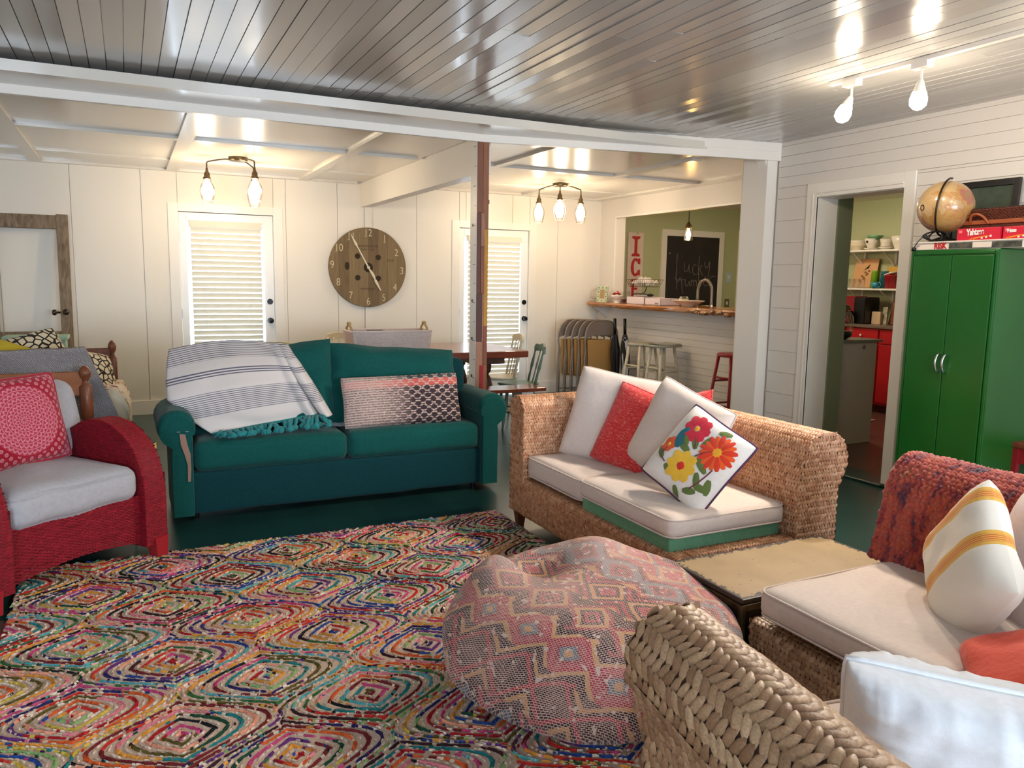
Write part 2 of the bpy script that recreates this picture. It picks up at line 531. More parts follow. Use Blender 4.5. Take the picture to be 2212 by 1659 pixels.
# dining ceiling with flat battens
mb = MB(); mb.box(XL, XD+.02, 5.08, YB+.1, ZD, ZD+.06)
for x0, x1 in ((.40, .515), (1.72, 1.81), (3.1, 3.19), (4.42, 4.52), (5.5, XD), (-.78, -.68), (-2.0, -1.9)): mb.box(x0, x1, 5.5, YB, ZD-.022, ZD+.001)
xs = [XL, -2.0, -.68, .40, .515, 1.72, 1.81, 2.36]
for a, b in ((XL, -2), (-1.9, -.78), (-.68, .40), (.515, 1.72), (1.81, 2.36), (2.5, 3.1), (3.19, 4.42), (4.52, 5.5)):
    mb.box(a, b, 6.72, 6.80, ZD-.024, ZD+.001); mb.box(a, b, YB-.09, YB, ZD-.022, ZD+.001)
    mb.box(a, b, 8.05, 8.12, ZD-.012, ZD+.001)
mb.build('ceiling_dining', M['ceil2'], kind='structure')
mb = MB(); mb.box(XD-.02, XK, 5.3, YB+.1, 2.5, 2.56); mb.box(4.93, XK, YK, 5.3, 2.5, 2.56)
mb.build('ceiling_kitchen', M['wall'], kind='structure')

# big beam between living and dining, and the cross beam
def strip(pts, w, z0, z1, mb):
    n = len(pts)
    vs = []
    for z in (z0, z1):
        for x, y in pts: vs.append((x, y, z))
        for x, y in pts: vs.append((x, y+w, z))
    fs = []
    for i in range(n-1):
        fs += [(i, i+1, 2*n+i+1, 2*n+i), (n+i, 2*n+n+i, 2*n+n+i+1, n+i+1), (i, n+i, n+i+1, i+1), (2*n+i, 2*n+i+1, 3*n+i+1, 3*n+i)]
    fs += [(0, 2*n, 3*n, n), (n-1, 2*n-1, 4*n-1, 3*n-1)]
    mb.add(vs, fs)
mb = MB()
strip([(XL, 5.43), (2.42, 5.43), (4.9, 4.95)], .04, 2.466, ZC+.02, mb)
strip([(XL, 5.426), (2.42, 5.426), (4.89, 4.946)], .01, 2.538, ZC-.003, mb)
mb.build('trim_beam', M['trim'], kind='structure', bevel=.0015)
mb = MB(); mb.box(2.42, 2.54, 5.56, YB, 2.25, ZD)
mb.build('trim_cross_beam', M['trim'], kind='structure', bevel=.004)

# column at the right end of the beam
mb = MB(); mb.box(4.79, 4.9, 4.985, 5.27, 0, 2.5)
vs = [(4.79, 2.5), (4.72, 2.5), (4.755, 2.485), (4.775, 2.46), (4.79, 2.42)]
Mx = Matrix(((1, 0, 0, 0), (0, 0, -1, 5.1), (0, 1, 0, 0), (0, 0, 0, 1)))
mb.prism(vs, Mx, .1)
mb.box(4.9, XD, 5.2, 5.4, 0, ZD)
mb.build('trim_column', M['trim'], kind='structure', bevel=.003)

# right wall of the living room, horizontal boards, with the kitchen doorway
D0, D1, DZ = 3.766, 4.531, 2.135
mb = MB()
def hboards(mb, x, y0, y1, z0, z1, pitch, gap=.004, th=.018, axis='x'):
    z = z0
    while z < z1-.004:
        zz = min(z+pitch, z1); d = random.uniform(0, .003)
        g = gap*random.choice((.5, .8, 1, 1.3))
        mb.box(x+d, x+th, y0, y1, z+g/2, zz-g/2); z += pitch
hboards(mb, XR, D1+.1, 4.97, 0.0, DZ+.11, .1795, .0035)
hboards(mb, XR, YF, D0-.09, 0.0, DZ+.11, .0855)
hboards(mb, XR, YF, 4.97, DZ+.11, ZC+.01, .0835)
mb.box(XR+.012, 5.11, YF, D0-.004, 0, ZC+.05); mb.box(XR+.012, 5.11, D1+.004, 5.2, 0, ZC+.05); mb.box(XR+.012, 5.11, D0-.01, D1+.01, DZ+.004, ZC+.05)
mb.build('wall_right', M['wall_r'], kind='structure')
mb = MB()
mb.box(XR-.014, XR+.02, D1, D1+.105, 0, DZ+.11); mb.box(XR-.014, XR+.02, D0-.085, D0, 0, DZ+.11); mb.box(XR-.014, XR+.02, D0, D1, DZ, DZ+.11)
for d, w in ((.0, .02), (.028, .012)):
    mb.box(XR-.02-d*.2, XR, D1+d, D1+d+w, 0, DZ+d); mb.box(XR-.02-d*.2, XR, D0, D1, DZ+d, DZ+d+w)
mb.box(XR, 5.115, D1-.004, D1+.01, 0, DZ); mb.box(XR, 5.115, D0-.01, D0+.004, 0, DZ); mb.box(XR, 5.115, D0, D1, DZ-.004, DZ+.01)
mb.build('trim_kitchen_doorway', M['trim'], kind='structure', bevel=.002)
mb = MB(); mb.box(5.112, 5.27, D1-.02, D1+.06, .0, 2.5)
mb.build('wall_kitchen_stub', M['jamb_green'], kind='structure')

# left wall and the wall behind the camera (two windows)
mb = MB(); mb.box(XL-.1, XL, YF, YB+.1, 0, 2.7)
mb.build('wall_left', M['wall'], kind='structure')
mb = MB()
wins = [(-2.4, -.9), (1.0, 3.6)]
mb.box(XL-.1, XR+.1, YF-.12, YF, 0, .75); mb.box(XL-.1, XR+.1, YF-.12, YF, 2.1, 2.7)
for a, b in ((XL-.1, -2.4), (-.9, 1.0), (3.6, XR+.1)): mb.box(a, b, YF-.12, YF, .75, 2.1)
mb.build('wall_front', M['wall'], kind='structure')
M['winglass'] = glassy('window_glass', (250, 252, 255), .05)
for i, (a, b) in enumerate(wins):
    w = struct('window_%d' % (i+1))
    mb = MB()
    for x0, x1, z0, z1 in ((a, a+.06, .75, 2.1), (b-.06, b, .75, 2.1), (a, b, .75, .81), (a, b, 2.04, 2.1), ((a+b)/2-.03, (a+b)/2+.03, .81, 2.04)): mb.box(x0, x1, YF-.1, YF-.03, z0, z1)
    mb.build('window_frame', M['trim'], w)
    MB().box(a, b, YF-.07, YF-.065, .75, 2.1).build('window_pane', M['winglass'], w)

# back wall: upright panels with fine gaps, two glazed doors
doors = [(.50, 1.45, 2.105), (3.635, 4.588, 2.075)]
edges = [XL-.1, -2.36, -1.72, -1.085, -.463, .161, 1.585, 2.151, 2.458, 2.545, 3.089, 3.72, 4.349, 5.0, XD+.1]
mb = MB()
for a, b in zip(edges[:-1], edges[1:]):
    segs = [(a, b, 0)]
    for dx0, dx1, dz in doors:
        out = []
        for s0, s1, z in segs:
            if s1 <= dx0 or s0 >= dx1 or z > 0: out.append((s0, s1, z)); continue
            if s0 < dx0: out.append((s0, dx0-.003, 0))
            if s1 > dx1: out.append((dx1+.003, s1, 0))
            out.append((max(s0, dx0-.003), min(s1, dx1+.003), dz))
        segs = out
    for s0, s1, z in segs:
        mb.box(s0+.0025, s1-.0025, YB + (0 if not (s0 > 2.44 and s1 < 2.6) else -.018), YB+.1, z, 2.7)
mb.box(XL-.1, .5, YB+.015, YB+.12, 0, 2.7); mb.box(1.45, 3.635, YB+.015, YB+.12, 0, 2.7); mb.box(4.588, XD+.1, YB+.015, YB+.12, 0, 2.7)
mb.box(.5, 1.45, YB+.015, YB+.12, 2.105, 2.7); mb.box(3.635, 4.588, YB+.015, YB+.12, 2.075, 2.7)
mb.build('wall_back', M['wall'], kind='structure')
mb = MB()
for a, b in ((XL, .39), (1.56, 3.53), (4.69, XD)): mb.box(a, b, YB-.016, YB, 0, .15)
mb.build('baseboard_back', M['trim'], kind='structure', bevel=.003)
for i, (a, b, z) in enumerate(doors):
    mb = MB()
    for x0, x1, z0, z1 in ((a-.1, a, 0, z+.085), (b, b+.1, 0, z+.085), (a, b, z, z+.085)): mb.box(x0, x1, YB-.012, YB+.02, z0, z1)
    mb.build('trim_%d' % (i+1), M['trim'], kind='structure', bevel=.002)
M['slat'] = plain('cream_blind_slat', (236, 230, 212), .5)
M['black'] = plain('black_metal', (18, 17, 17), .35, .3)
M['hinge'] = plain('dull_steel', (150, 148, 145), .35, .9)
t = NT('slat_translucent'); t.base(lin((238, 232, 216))); t.b.inputs['Roughness'].default_value = .5
tr = t.n('ShaderNodeBsdfTranslucent', inp={0: lin((235, 228, 212))}); mx = t.n('ShaderNodeMixShader', inp={0: .25, 1: t.b.outputs[0], 2: tr.outputs[0]})
t.link(mx.outputs[0], t.nt.nodes['Material Output'].inputs[0]); M['slat'] = t.mat
M['doorpaint'] = plain('white_door_paint', (238, 238, 236), .3)
for i, (a, b, z) in enumerate(doors):
    d = struct('door_%d' % (i+1))
    y0, y1 = YB+.02, YB+.065
    gx0, gx1, gz0, gz1 = a+.075, b-.105, .28, z-.1
    mb = MB()
    mb.box(a+.004, gx0, y0, y1, .01, z-.004); mb.box(gx1, b-.004, y0, y1, .01, z-.004); mb.box(gx0, gx1, y0, y1, .01, gz0); mb.box(gx0, gx1, y0, y1, gz1, z-.004)
    mb.build('door_leaf', M['doorpaint'], d, bevel=.003)
    MB().box(gx0, gx1, y0+.02, y0+.026, gz0, gz1).build('glass_pane', M['winglass'], d)
    mb = MB(); sx0, sx1 = gx0+.035, gx1-.03
    zz = gz1-.085; n = 0
    while zz > gz0-.02:
        R = Matrix.Translation((0, YB-.01, zz)) @ Matrix.Rotation(radians(-71), 4, 'X')
        mb.box(sx0, sx1, -.0245, .0245, -.0015, .0015, R); zz -= .0565; n += 1
    for xx in (sx0+.12, sx1-.12): mb.box(xx-.001, xx+.001, YB-.012, YB-.008, zz, gz1-.06)
    mb.box(sx0, sx1, YB-.03, YB+.01, zz-.0, zz+.03)
    mb.build('blind_slats', M['slat'], d)
    MB().box(sx0-.012, sx1+.012, YB-.045, YB+.02, gz1-.06, gz1+.012).build('blind_headrail', M['slat'], d, bevel=.004)
    for zz, nm in ((1.177, 'deadbolt'), (.97, 'door_knob')):
        mb = MB(); Mx = wallframe(b-.05, y0, zz)
        mb.lathe([(.031, 0), (.031, .008), (.026, .012)] if nm == 'deadbolt' else [(.031, 0), (.031, .006), (.012, .01), (.012, .03), (.026, .036), (.03, .048), (.026, .06), (0, .064)], n=20, M=Mx)
        mb.build(nm, M['black'], d, smooth=False)
    mb = MB()
    for zz in (.3, 1.05, 1.85): mb.box(a-.006, a+.008, YB+.005, YB+.02, zz-.045, zz+.045)
    mb.build('hinges', M['hinge'], d)

# kitchen shell
mb = MB(); mb.box(XD+.1, XK+.1, YB, YB+.1, 0, 2.6); mb.build('wall_kitchen_back', M['green_wall'], kind='structure')
mb = MB(); mb.box(XK, XK+.1, YK-.1, YB, 0, 2.6); mb.build('wall_kitchen_right', M['green_wall'], kind='structure')
mb = MB(); mb.box(5.11, XK+.1, YK-.1, YK, 0, 2.6); mb.build('wall_kitchen_front', M['green_wall'], kind='structure')

# bar wall: boarded front, opening above, header and end pier
mb = MB(); OY0, OY1 = 5.4, 8.5
hboards(mb, XD, OY0, OY1, 0, 1.12, .0745, .003, .02)
mb.box(XD+.014, XD+.12, OY0, OY1, 0, 1.125)
mb.box(XD, XD+.12, OY1, YB+.1, 0, 2.6); mb.box(XD, XD+.12, OY0, OY1, 2.272, 2.6); mb.box(XD+.001, XD+.12, 5.2, OY0, 0, 2.6)
mb.build('wall_bar', M['wall_r'], kind='structure')
mb = MB(); mb.box(XD-.012, XD+.13, OY1-.035, OY1, 1.19, 2.272); mb.box(XD-.012, XD, OY0, OY1, 2.26, 2.285)
mb.build('trim_bar_opening', M['trim'], kind='structure', bevel=.003)

# =================================================================== RUG
def hsh(*a):
    x = 0
    for v in a: x = (x*1000003) ^ (int(v)*2654435761 & 0xffffffff); x &= 0xffffffff
    x ^= x >> 15; x = (x*2246822519) & 0xffffffff; x ^= x >> 13
    return x/0xffffffff
PAL = [(168, 30, 38), (196, 48, 40), (214, 92, 44), (222, 150, 60), (206, 178, 74), (58, 104, 58), (34, 74, 52), (38, 126, 128), (84, 164, 168), (40, 70, 140),
       (46, 40, 96), (106, 52, 122), (196, 70, 120), (226, 128, 140), (236, 160, 130), (120, 40, 44), (60, 34, 40), (96, 84, 40), (140, 176, 110), (30, 30, 34)]
CRE = [(226, 206, 184), (214, 192, 170), (232, 214, 194), (204, 178, 154), (222, 190, 168)]
PALL = [lin(c) for c in PAL]; CREL = [lin(c) for c in CRE]
def rug():
    X0, X1, Y0, Y1 = -.51, 2.02, .75, 4.29
    LA, LB = .305, .262; cx0, cy0 = .09, 3.02; NR = 14.5
    mb = MB(); vc = []
    rng = random.Random(3)
    sx, sy = .0105, .0105
    nx = int((X1-X0)/sx); ny = int((Y1-Y0)/sy)
    def field(x, y):
        p = (x-cx0)/LA; q = (y-cy0)/LB
        best = None
        bi, bj = math.floor(p), math.floor(q)
        for i in (bi, bi+1):
            for j in (bj, bj+1):
                if (i+j) % 2: continue
                u = abs(p-i); v = abs(q-j)
                s = .5-.5*cos(pi*min(1, v)); t0 = min(1, u+v)
                w = min(1, t0*1.5)
                f = u + v*(1-w) + s*w
                if best is None or f < best[0]: best = (f, i, j, p-i, q-j)
        return best
    e = .0015
    for a in range(nx):
        for b in range(ny):
            x = X0 + (a+.5+rng.uniform(-.4, .4))*sx; y = Y0 + (b+.5+rng.uniform(-.4, .4))*sy
            # hidden behind nearer things: keep but thin out
            f, i, j, du, dv = field(x, y)
            gx = (field(x+e, y)[0]-f)/e; gy = (field(x, y+e)[0]-f)/e
            gl = sqrt(gx*gx+gy*gy)
            if gl < 1e-3 or gl > 40: continue
            g_ = f*NR/2; kk = math.floor(g_); fr = g_-kk
            col = fr < .64; k = 2*kk + (1 if col else 0); fc = (kk + (.32 if col else .82))*2/NR
            if rng.random() < (.30 if col else .50): continue
            sh = (fc-f)/gl*(.8 if col else .9)
            x += gx/gl*sh; y += gy/gl*sh
            tx, ty = -gy/gl, gx/gl
            an = rng.uniform(-.16, .16); tx, ty = tx*cos(an)-ty*sin(an), tx*sin(an)+ty*cos(an)
            L = rng.uniform(.022, .042) if col else rng.uniform(.012, .024); W = rng.uniform(.0115, .016) if col else rng.uniform(.007, .010); H = rng.uniform(.005, .008)
            sect = math.floor((atan2(dv, du)/(2*pi)+.5)*2.2 + hsh(i, j, k)*3)
            h = hsh(i, j, kk, sect, 5)
            if not col: c = CREL[int(rng.random()*5) % 5] if rng.random() < .93 else PALL[int(rng.random()*20) % 20]
            else:
                c = PALL[int(h*20) % 20]
                if rng.random() < .07: c = CREL[int(rng.random()*5) % 5]
                elif rng.random() < .06: c = PALL[int(rng.random()*20) % 20]
            s = rng.uniform(.75, 1.15); c = (min(1, c[0]*s), min(1, c[1]*s), min(1, c[2]*s), 1)
            nx_, ny_ = -ty, tx
            z0 = .011
            vs = [(x-tx*L/2, y-ty*L/2, z0)]
            for tt in (-.25, .25):
                px, py = x+tx*L*tt, y+ty*L*tt
                vs += [(px-nx_*W/2, py-ny_*W/2, z0), (px, py, z0+H), (px+nx_*W/2, py+ny_*W/2, z0)]
            vs.append((x+tx*L/2, y+ty*L/2, z0))
            mb.add(vs, [(0, 2, 1), (0, 3, 2), (1, 2, 5, 4), (2, 3, 6, 5), (4, 5, 7), (5, 6, 7)])
            vc += [c]*8
    mb.vc = vc
    t = NT('rag_rug_fabric'); at = t.n('ShaderNodeVertexColor', layer_name='Col')
    f = t.noise(t.coord(), 260, 2)
    t.base(t.mix(.3, at.outputs[0], t.ramp(f, [(.3, (110, 110, 110)), (.7, (255, 255, 255))]), 'MULTIPLY')); t.bump(f, .3, .002)
    m = t.done(.9, 0, .15)
    r = thing('rug', 'multicoloured braided rag rug of nested ogee diamonds on the teal floor', 'rug', ((X0+X1)/2, (Y0+Y1)/2, 0))
    base = MB(); rg = random.Random(5)
    pts = []
    N = 90
    for s in range(4):
        for q in range(N):
            u = q/N; d = rg.uniform(-.008, .010)
            if s == 0: pts.append((X0+(X1-X0)*u, Y0-d))
            if s == 1: pts.append((X1+d, Y0+(Y1-Y0)*u))
            if s == 2: pts.append((X1-(X1-X0)*u, Y1+d))
            if s == 3: pts.append((X0-d, Y1-(Y1-Y0)*u))
    base.prism(pts, Matrix.Translation((0, 0, .0005)), .0115)
    base.build('rug_backing', plain('rug_backing_cotton', (184, 160, 140), .95, var=(160, (204, 180, 160))), r)
    mb.build('woven_strips', m, r, smooth=False)
rug()

# =================================================================== GREEN SOFA
M['teal'] = fabric('teal_green_sofa_fabric', (0, 70, 66), (2, 80, 74), 600, .3, .85, 4, .35, .12)
M['teal_d'] = fabric('dark_teal_sofa_fabric', (0, 50, 54), (1, 56, 60), 600, .3, .9, 4, .3, .08)
def sofa():
    s = thing('sofa', 'green two seat sofa with rolled arms and a torn left arm front', 'sofa', (1.22, 5.2, 0))
    X0, X1, Y0 = .19, 2.25, 4.8
    mb = MB(); cushion_mb(mb, X0+.02, X1-.02, Y0+.015, 5.33, .045, .30, .02, .004)
    mb.build('base', M['teal_d'], s, True)
    for x in (X0+.12, X1-.12):
        for y in (Y0+.1, 5.25): MB().cone((x, y, 0), (x, y, .06), .018, .025, 10).build('leg', M['black'], s)
    def arm(xo, sg):
        # profile in (x,z), rolled outward
        pr = [(.115, .05), (.115, .50), (.115, .545)]
        c = (.03, .575); r = .105
        for k in range(13):
            a = radians(-10 + k*19); pr.append((c[0]+r*cos(a), c[1]+r*sin(a)))
        pr += [(0.0, .47), (-.005, .40), (-.005, .05)]
        mb = MB(); n = len(pr)
        ys = [Y0-.03, Y0-.02, Y0-.005, Y0+.02] + [Y0+.02+.5*i/8 for i in range(1, 9)]
        vs = []
        for q, y in enumerate(ys):
            k = (.90, .97, 1.0)[q] if q < 3 else 1.0
            for (x, z) in pr:
                xx = .055+(x-.055)*k; zz = .35 + (z-.35)*k if z > .1 else z
                w = .004*mnoise.noise(V(x*9, y*8, z*9))
                vs.append((xo+sg*(xx+w), y, zz+w))
        fs = [(j*n+i, j*n+(i+1) % n, (j+1)*n+(i+1) % n, (j+1)*n+i) for j in range(len(ys)-1) for i in range(n)]
        # gathered front: fan with radial pleats
        mb.add(vs, fs)
        mb.add([(xo+sg*(.055+(x-.055)*.9), Y0-.03, .35+(z-.35)*.9 if z > .1 else z) for x, z in pr] + [(xo+sg*.05, Y0-.034, .52)],
               [(i, (i+1) % n, n) for i in range(n)])
        mb.add([(xo+sg*x, 5.32, z) for x, z in pr], [tuple(range(n))])
        return mb
    for q_ in (arm(X0-.005, 1), arm(X1+.005, -1)):
        o = q_.build('arm', M['teal'], s, True)
        for pf in list(o.data.polygons)[-22:]: pf.use_smooth = False
        o.data.polygons[0].use_smooth = True
        es = o.modifiers.new('edge', 'EDGE_SPLIT'); es.split_angle = radians(50)
    # torn strip on the left arm front with staples
    mb = MB(); o = X0-.005
    P = [(.045, .545), (.075, .54), (.085, .48), (.1, .42), (.1, .33), (.095, .26), (.08, .26), (.082, .36), (.068, .42), (.05, .48)]
    Mx = wallframe(o, Y0-.036, 0); mb.prism(P, Mx, .003)
    mb.build('torn_patch', plain('bare_hessian_backing', (150, 116, 100), .9, bump=(200, .3)), s)
    for x in (.04, .085): MB().box(o+x-.009, o+x+.009, Y0-.042, Y0-.036, .556, .559).build('staple', M['hinge'], s)
    for x0, x1, sd in ((.305, 1.215, 1), (1.222, 2.135, 2)):
        mb = MB(); cushion_mb(mb, x0, x1, Y0-.005, 5.32, .30, .475, .045, .018, seed=sd, wr=.008)
        mb.build('seat_cushion', M['teal'], s, True)
    mb = MB(); cushion_mb(mb, .25, 2.19, 5.2, 5.37, .06, .88, .05, .01)
    mb.build('backrest', M['teal_d'], s, True)
    for x0, x1, zt, sd, tl in ((.30, 1.2, .99, 5, .05), (1.19, 2.08, .975, 9, -.035)):
        w = x1-x0; h = zt-.47
        def fn(a, b, side, x0=x0, w=w, h=h, tl=tl, sd=sd):
            u, v = a*2-1, b*2-1
            k = max(0, (1-abs(u)**5)*(1-abs(v)**5))**.5
            t = .11*k*(.42+.58*abs(sin((b*1.9+.02)*pi))**.55)    # two stacked puffs with a seam between
            z = .475 + h*b + tl*u*b + .02*mnoise.noise(V(u*2+sd, v*2, 0))*b
            x = x0 + w*(a) + .012*mnoise.noise(V(v*3+sd, 1, 0))
            lean = .13*b
            y = 5.06 + lean + side*t + .012*mnoise.noise(V(u*3+sd, v*3, side))
            return V(x, y, z)
        mb = MB(); mb.grid(lambda a, b: fn(a, b, -1), 26, 26); mb.grid(lambda a, b: fn(1-a, b, 1), 26, 26)
        mb.build('back_cushion', M['teal'], s, True)
sofa()

# striped throw over the left half of the sofa back
def stripes_mat(name, base, dark, bands, axis=1, rough=.9):
    t = NT(name); tc = t.n('ShaderNodeTexCoord'); sp = t.n('ShaderNodeSeparateXYZ', inp={0: tc.outputs['UV']})
    v = sp.outputs[axis]; col = lin(base)
    fac = None
    for c, hw, per, duty in bands:
        a = t.math('LESS_THAN', t.math('ABSOLUTE', t.math('SUBTRACT', v, c)), hw)
        if per: a = t.math('MULTIPLY', a, t.math('LESS_THAN', t.math('FRACT', t.math('DIVIDE', v, per)), duty))
        fac = a if fac is None else t.math('MAXIMUM', fac, a)
    t.base(t.mix(fac, col, lin(dark)))
    t.bump(t.noise(t.coord(), 300, 2), .25, .002)
    return t.done(rough, 0, .2, .2)
def uvgrid(o, nu, nv, flip=False):
    me = o.data; uv = me.uv_layers.new(name='UVMap')
    w = nu+1
    li = np.empty(len(me.loops), dtype=np.int32); me.loops.foreach_get('vertex_index', li)
    li = li % (w*(nv+1))
    arr = np.stack([(li % w)/nu, (li//w)/nv], 1).astype(np.float32)
    uv.data.foreach_set('uv', arr.ravel())
def sofa_throw():
    t = thing('throw_blanket', 'white cotton throw with thin grey stripes and teal tassels over the green sofa back', 'blanket', (.62, 5.15, .75))
    # path across the sofa: over the back top, down the cushion front
    L = [V(.175, 5.02, .70), V(.19, 5.0, .78), V(.24, 5.12, .955), V(.30, 5.22, .99)]
    def P(a, b):
        # b 0 at the top edge, 1 at the fringe; the sheet widens and skews to the right as it falls
        tl = V(.21, 5.24, .965).lerp(V(.90, 5.18, 1.0), a)
        bl = V(.42, 4.93, .50).lerp(V(1.10, 5.0, .575), a)
        mid = V(.135, 4.98, .70).lerp(V(1.0, 5.01, .80), a)
        p = tl.lerp(mid, b*2) if b < .5 else mid.lerp(bl, b*2-1)
        q = tl*(1-b)**2 + mid*2*b*(1-b) + bl*b*b
        p = p.lerp(q, .5)
        bulge = sin(pi*a)**.6*sin(pi*min(1, b*1.05))
        p += V(0, -.055*bulge-.025*(1-b), .025*bulge*(1-b)+.03*(1-b)**2)
        p.z += .035*sin(pi*min(1, a*1.1))*(1-b)
        p += V(0, .012*mnoise.noise(V(a*4, b*5, 2)), 0)*1.4
        if a > .84: p += V(-.02*(a-.84)/.16, -.03*sin((a-.84)/.16*pi), .0)
        return p
    nu, nv = 60, 50
    m = stripes_mat('striped_cotton', (214, 206, 200), (96, 96, 112), [(.1, .1, .022, .35), (.34, .035, .028, .5), (.66, .13, .022, .35)])
    mb = MB().grid(lambda a, b: P(a, b), nu, nv)
    o = mb.build('cloth', m, t, True); uvgrid(o, nu, nv)
    sd = o.modifiers.new('solid', 'SOLIDIFY'); sd.thickness = .006; sd.offset = 1
    teal = fabric('teal_cotton_fringe', (30, 120, 122), (44, 134, 134), 300, .4, .95, 30, .4)
    mb = MB(); pts = [P(i/30, 1.0)+V(0, -.006, 0) for i in range(31)]
    mb.tube(pts, .009, 6); mb.build('hem', teal, t, True)
    mb = MB(); rg = random.Random(2)
    for i in range(46):
        a = rg.random(); p = P(a, 1.0) + V(0, -.03, .005); q = p + V(rg.uniform(-.05, .05), rg.uniform(-.12, -.03), -.03)
        q.z = max(q.z-.02*a, .512)
        mb.tube([p, p.lerp(q, .5)+V(0, 0, .01), q], .006, 6, rr=[.004, .012, .007])
        mb.ell(tuple(q), .022, .019, .017, 8, 6)
        for _ in range(5):
            mb.tube([q, q+V(rg.uniform(-.03, .03), rg.uniform(-.03, .02), -.012)], .003, 5)
    mb.build('tassels', teal, t, True)
    # folded strip on the right side of the throw
    def Q(a, b):
        p = P(.86+.14*a, b) + V(.035+.05*b, -.012-.01*sin(pi*a), -.01); return p
    mb = MB().grid(lambda a, b: Q(a, b), 10, nv)
    o = mb.build('folded_edge', m, t, True); uvgrid(o, 10, nv); sd = o.modifiers.new('solid', 'SOLIDIFY'); sd.thickness = .006; sd.offset = 1
sofa_throw()

# long woven pillow on the sofa
def woven_pillow_mat():
    t = NT('woven_black_pink_wool'); c = t.coord('Object', (1, 1, 1))
    sp = t.n('ShaderNodeSeparateXYZ', inp={0: c}); x, y = sp.outputs[0], sp.outputs[1]
    rows = t.math('FRACT', t.math('MULTIPLY', y, 62))
    colx = t.math('SINE', t.math('MULTIPLY', x, 88)); coly = t.math('SINE', t.math('MULTIPLY', y, 118))
    pat = t.math('GREATER_THAN', t.math('ABSOLUTE', t.math('ADD', colx, coly)), .62)
    stripe = t.math('LESS_THAN', rows, .55)
    nz = t.noise(t.coord(scale=(90, 240, 90)), 1.0, 2)
    # left half finely striped, right half bold
    side = t.ramp(t.math('ADD', x, .5), [(.30, (0, 0, 0)), (.56, (255, 255, 255))])
    fac = t.math('MAXIMUM', t.math('MULTIPLY', stripe, t.math('LESS_THAN', nz, .56)), t.math('MULTIPLY', pat, side))
    fac2 = t.math('MULTIPLY', fac, t.math('ADD', t.math('MULTIPLY', side, .35), .62))
    dark = t.ramp(t.math('ADD', y, .5), [(.50, (52, 42, 48)), (.58, (60, 46, 52)), (.585, (196, 92, 84)), (.63, (200, 96, 86)), (.635, (62, 74, 76)), (.665, (62, 74, 76)), (.67, (206, 130, 110)), (.72, (214, 150, 130))])
    t.base(t.mix(fac2, lin((204, 178, 166)), dark))
    t.bump(t.math('ADD', fac, t.math('MULTIPLY', nz, .6)), .5, .003)
    return t.done(.95, 0, .1)
pillow('pillow', woven_pillow_mat(), frame((1.62, 4.93, .645), (-.05, -1, .32), .015), .83, .35, .13, seed=3, dent=.05,
       label='long black and pink woven lumbar pillow on the green sofa', cat='pillow')
# sheet corner on the sofa seat between the back cushions
mb = MB(); mb.grid(lambda a, b: V(1.05+.2*a, 4.96+.14*b-.0*a, .497+.02*a*b+.01*sin(a*6)), 8, 6)
mb.build('cloth_scrap', plain('pale_cotton', (190, 200, 204), .9), smooth=True, label='small pale cloth corner tucked between the green sofa cushions', cat='cloth', loc=(1.15, 5.0, .5))

# =================================================================== SEAGRASS SOFAS
SG1 = [(196, 138, 98), (210, 156, 116), (218, 168, 130), (190, 130, 90), (224, 178, 140), (172, 114, 78), (204, 150, 106)]
SG2 = [(172, 134, 100), (190, 152, 116), (204, 168, 130), (160, 122, 90), (212, 176, 138), (144, 106, 76), (182, 142, 106)]
M['sg1'] = strandmat('seagrass_warm', SG1, .5, .5)
M['sg2'] = strandmat('seagrass_tan', SG2, .42, .6)
M['sgd'] = plain('seagrass_shadow_core', (62, 38, 24), .9)
M['cream'] = fabric('cream_linen', (208, 192, 180), (216, 200, 188), 700, .25, .9, 5, .25)
M['creamp'] = fabric('cream_piping', (206, 190, 178), (212, 196, 184), 700, .2, .9, 5, .1)
M['woodleg'] = wood('brown_wood_leg', (92, 52, 30), (120, 72, 42), .45, (4, 4, 1))
BACK = [(.665, .10), (.665, .34), (.672, .60)]
for k in range(11):
    a = radians(175 - k*21); BACK.append((.835+.135*cos(a), .65+.135*sin(a)))
BACK += [(.93, .545), (.915, .49), (.925, .10)]

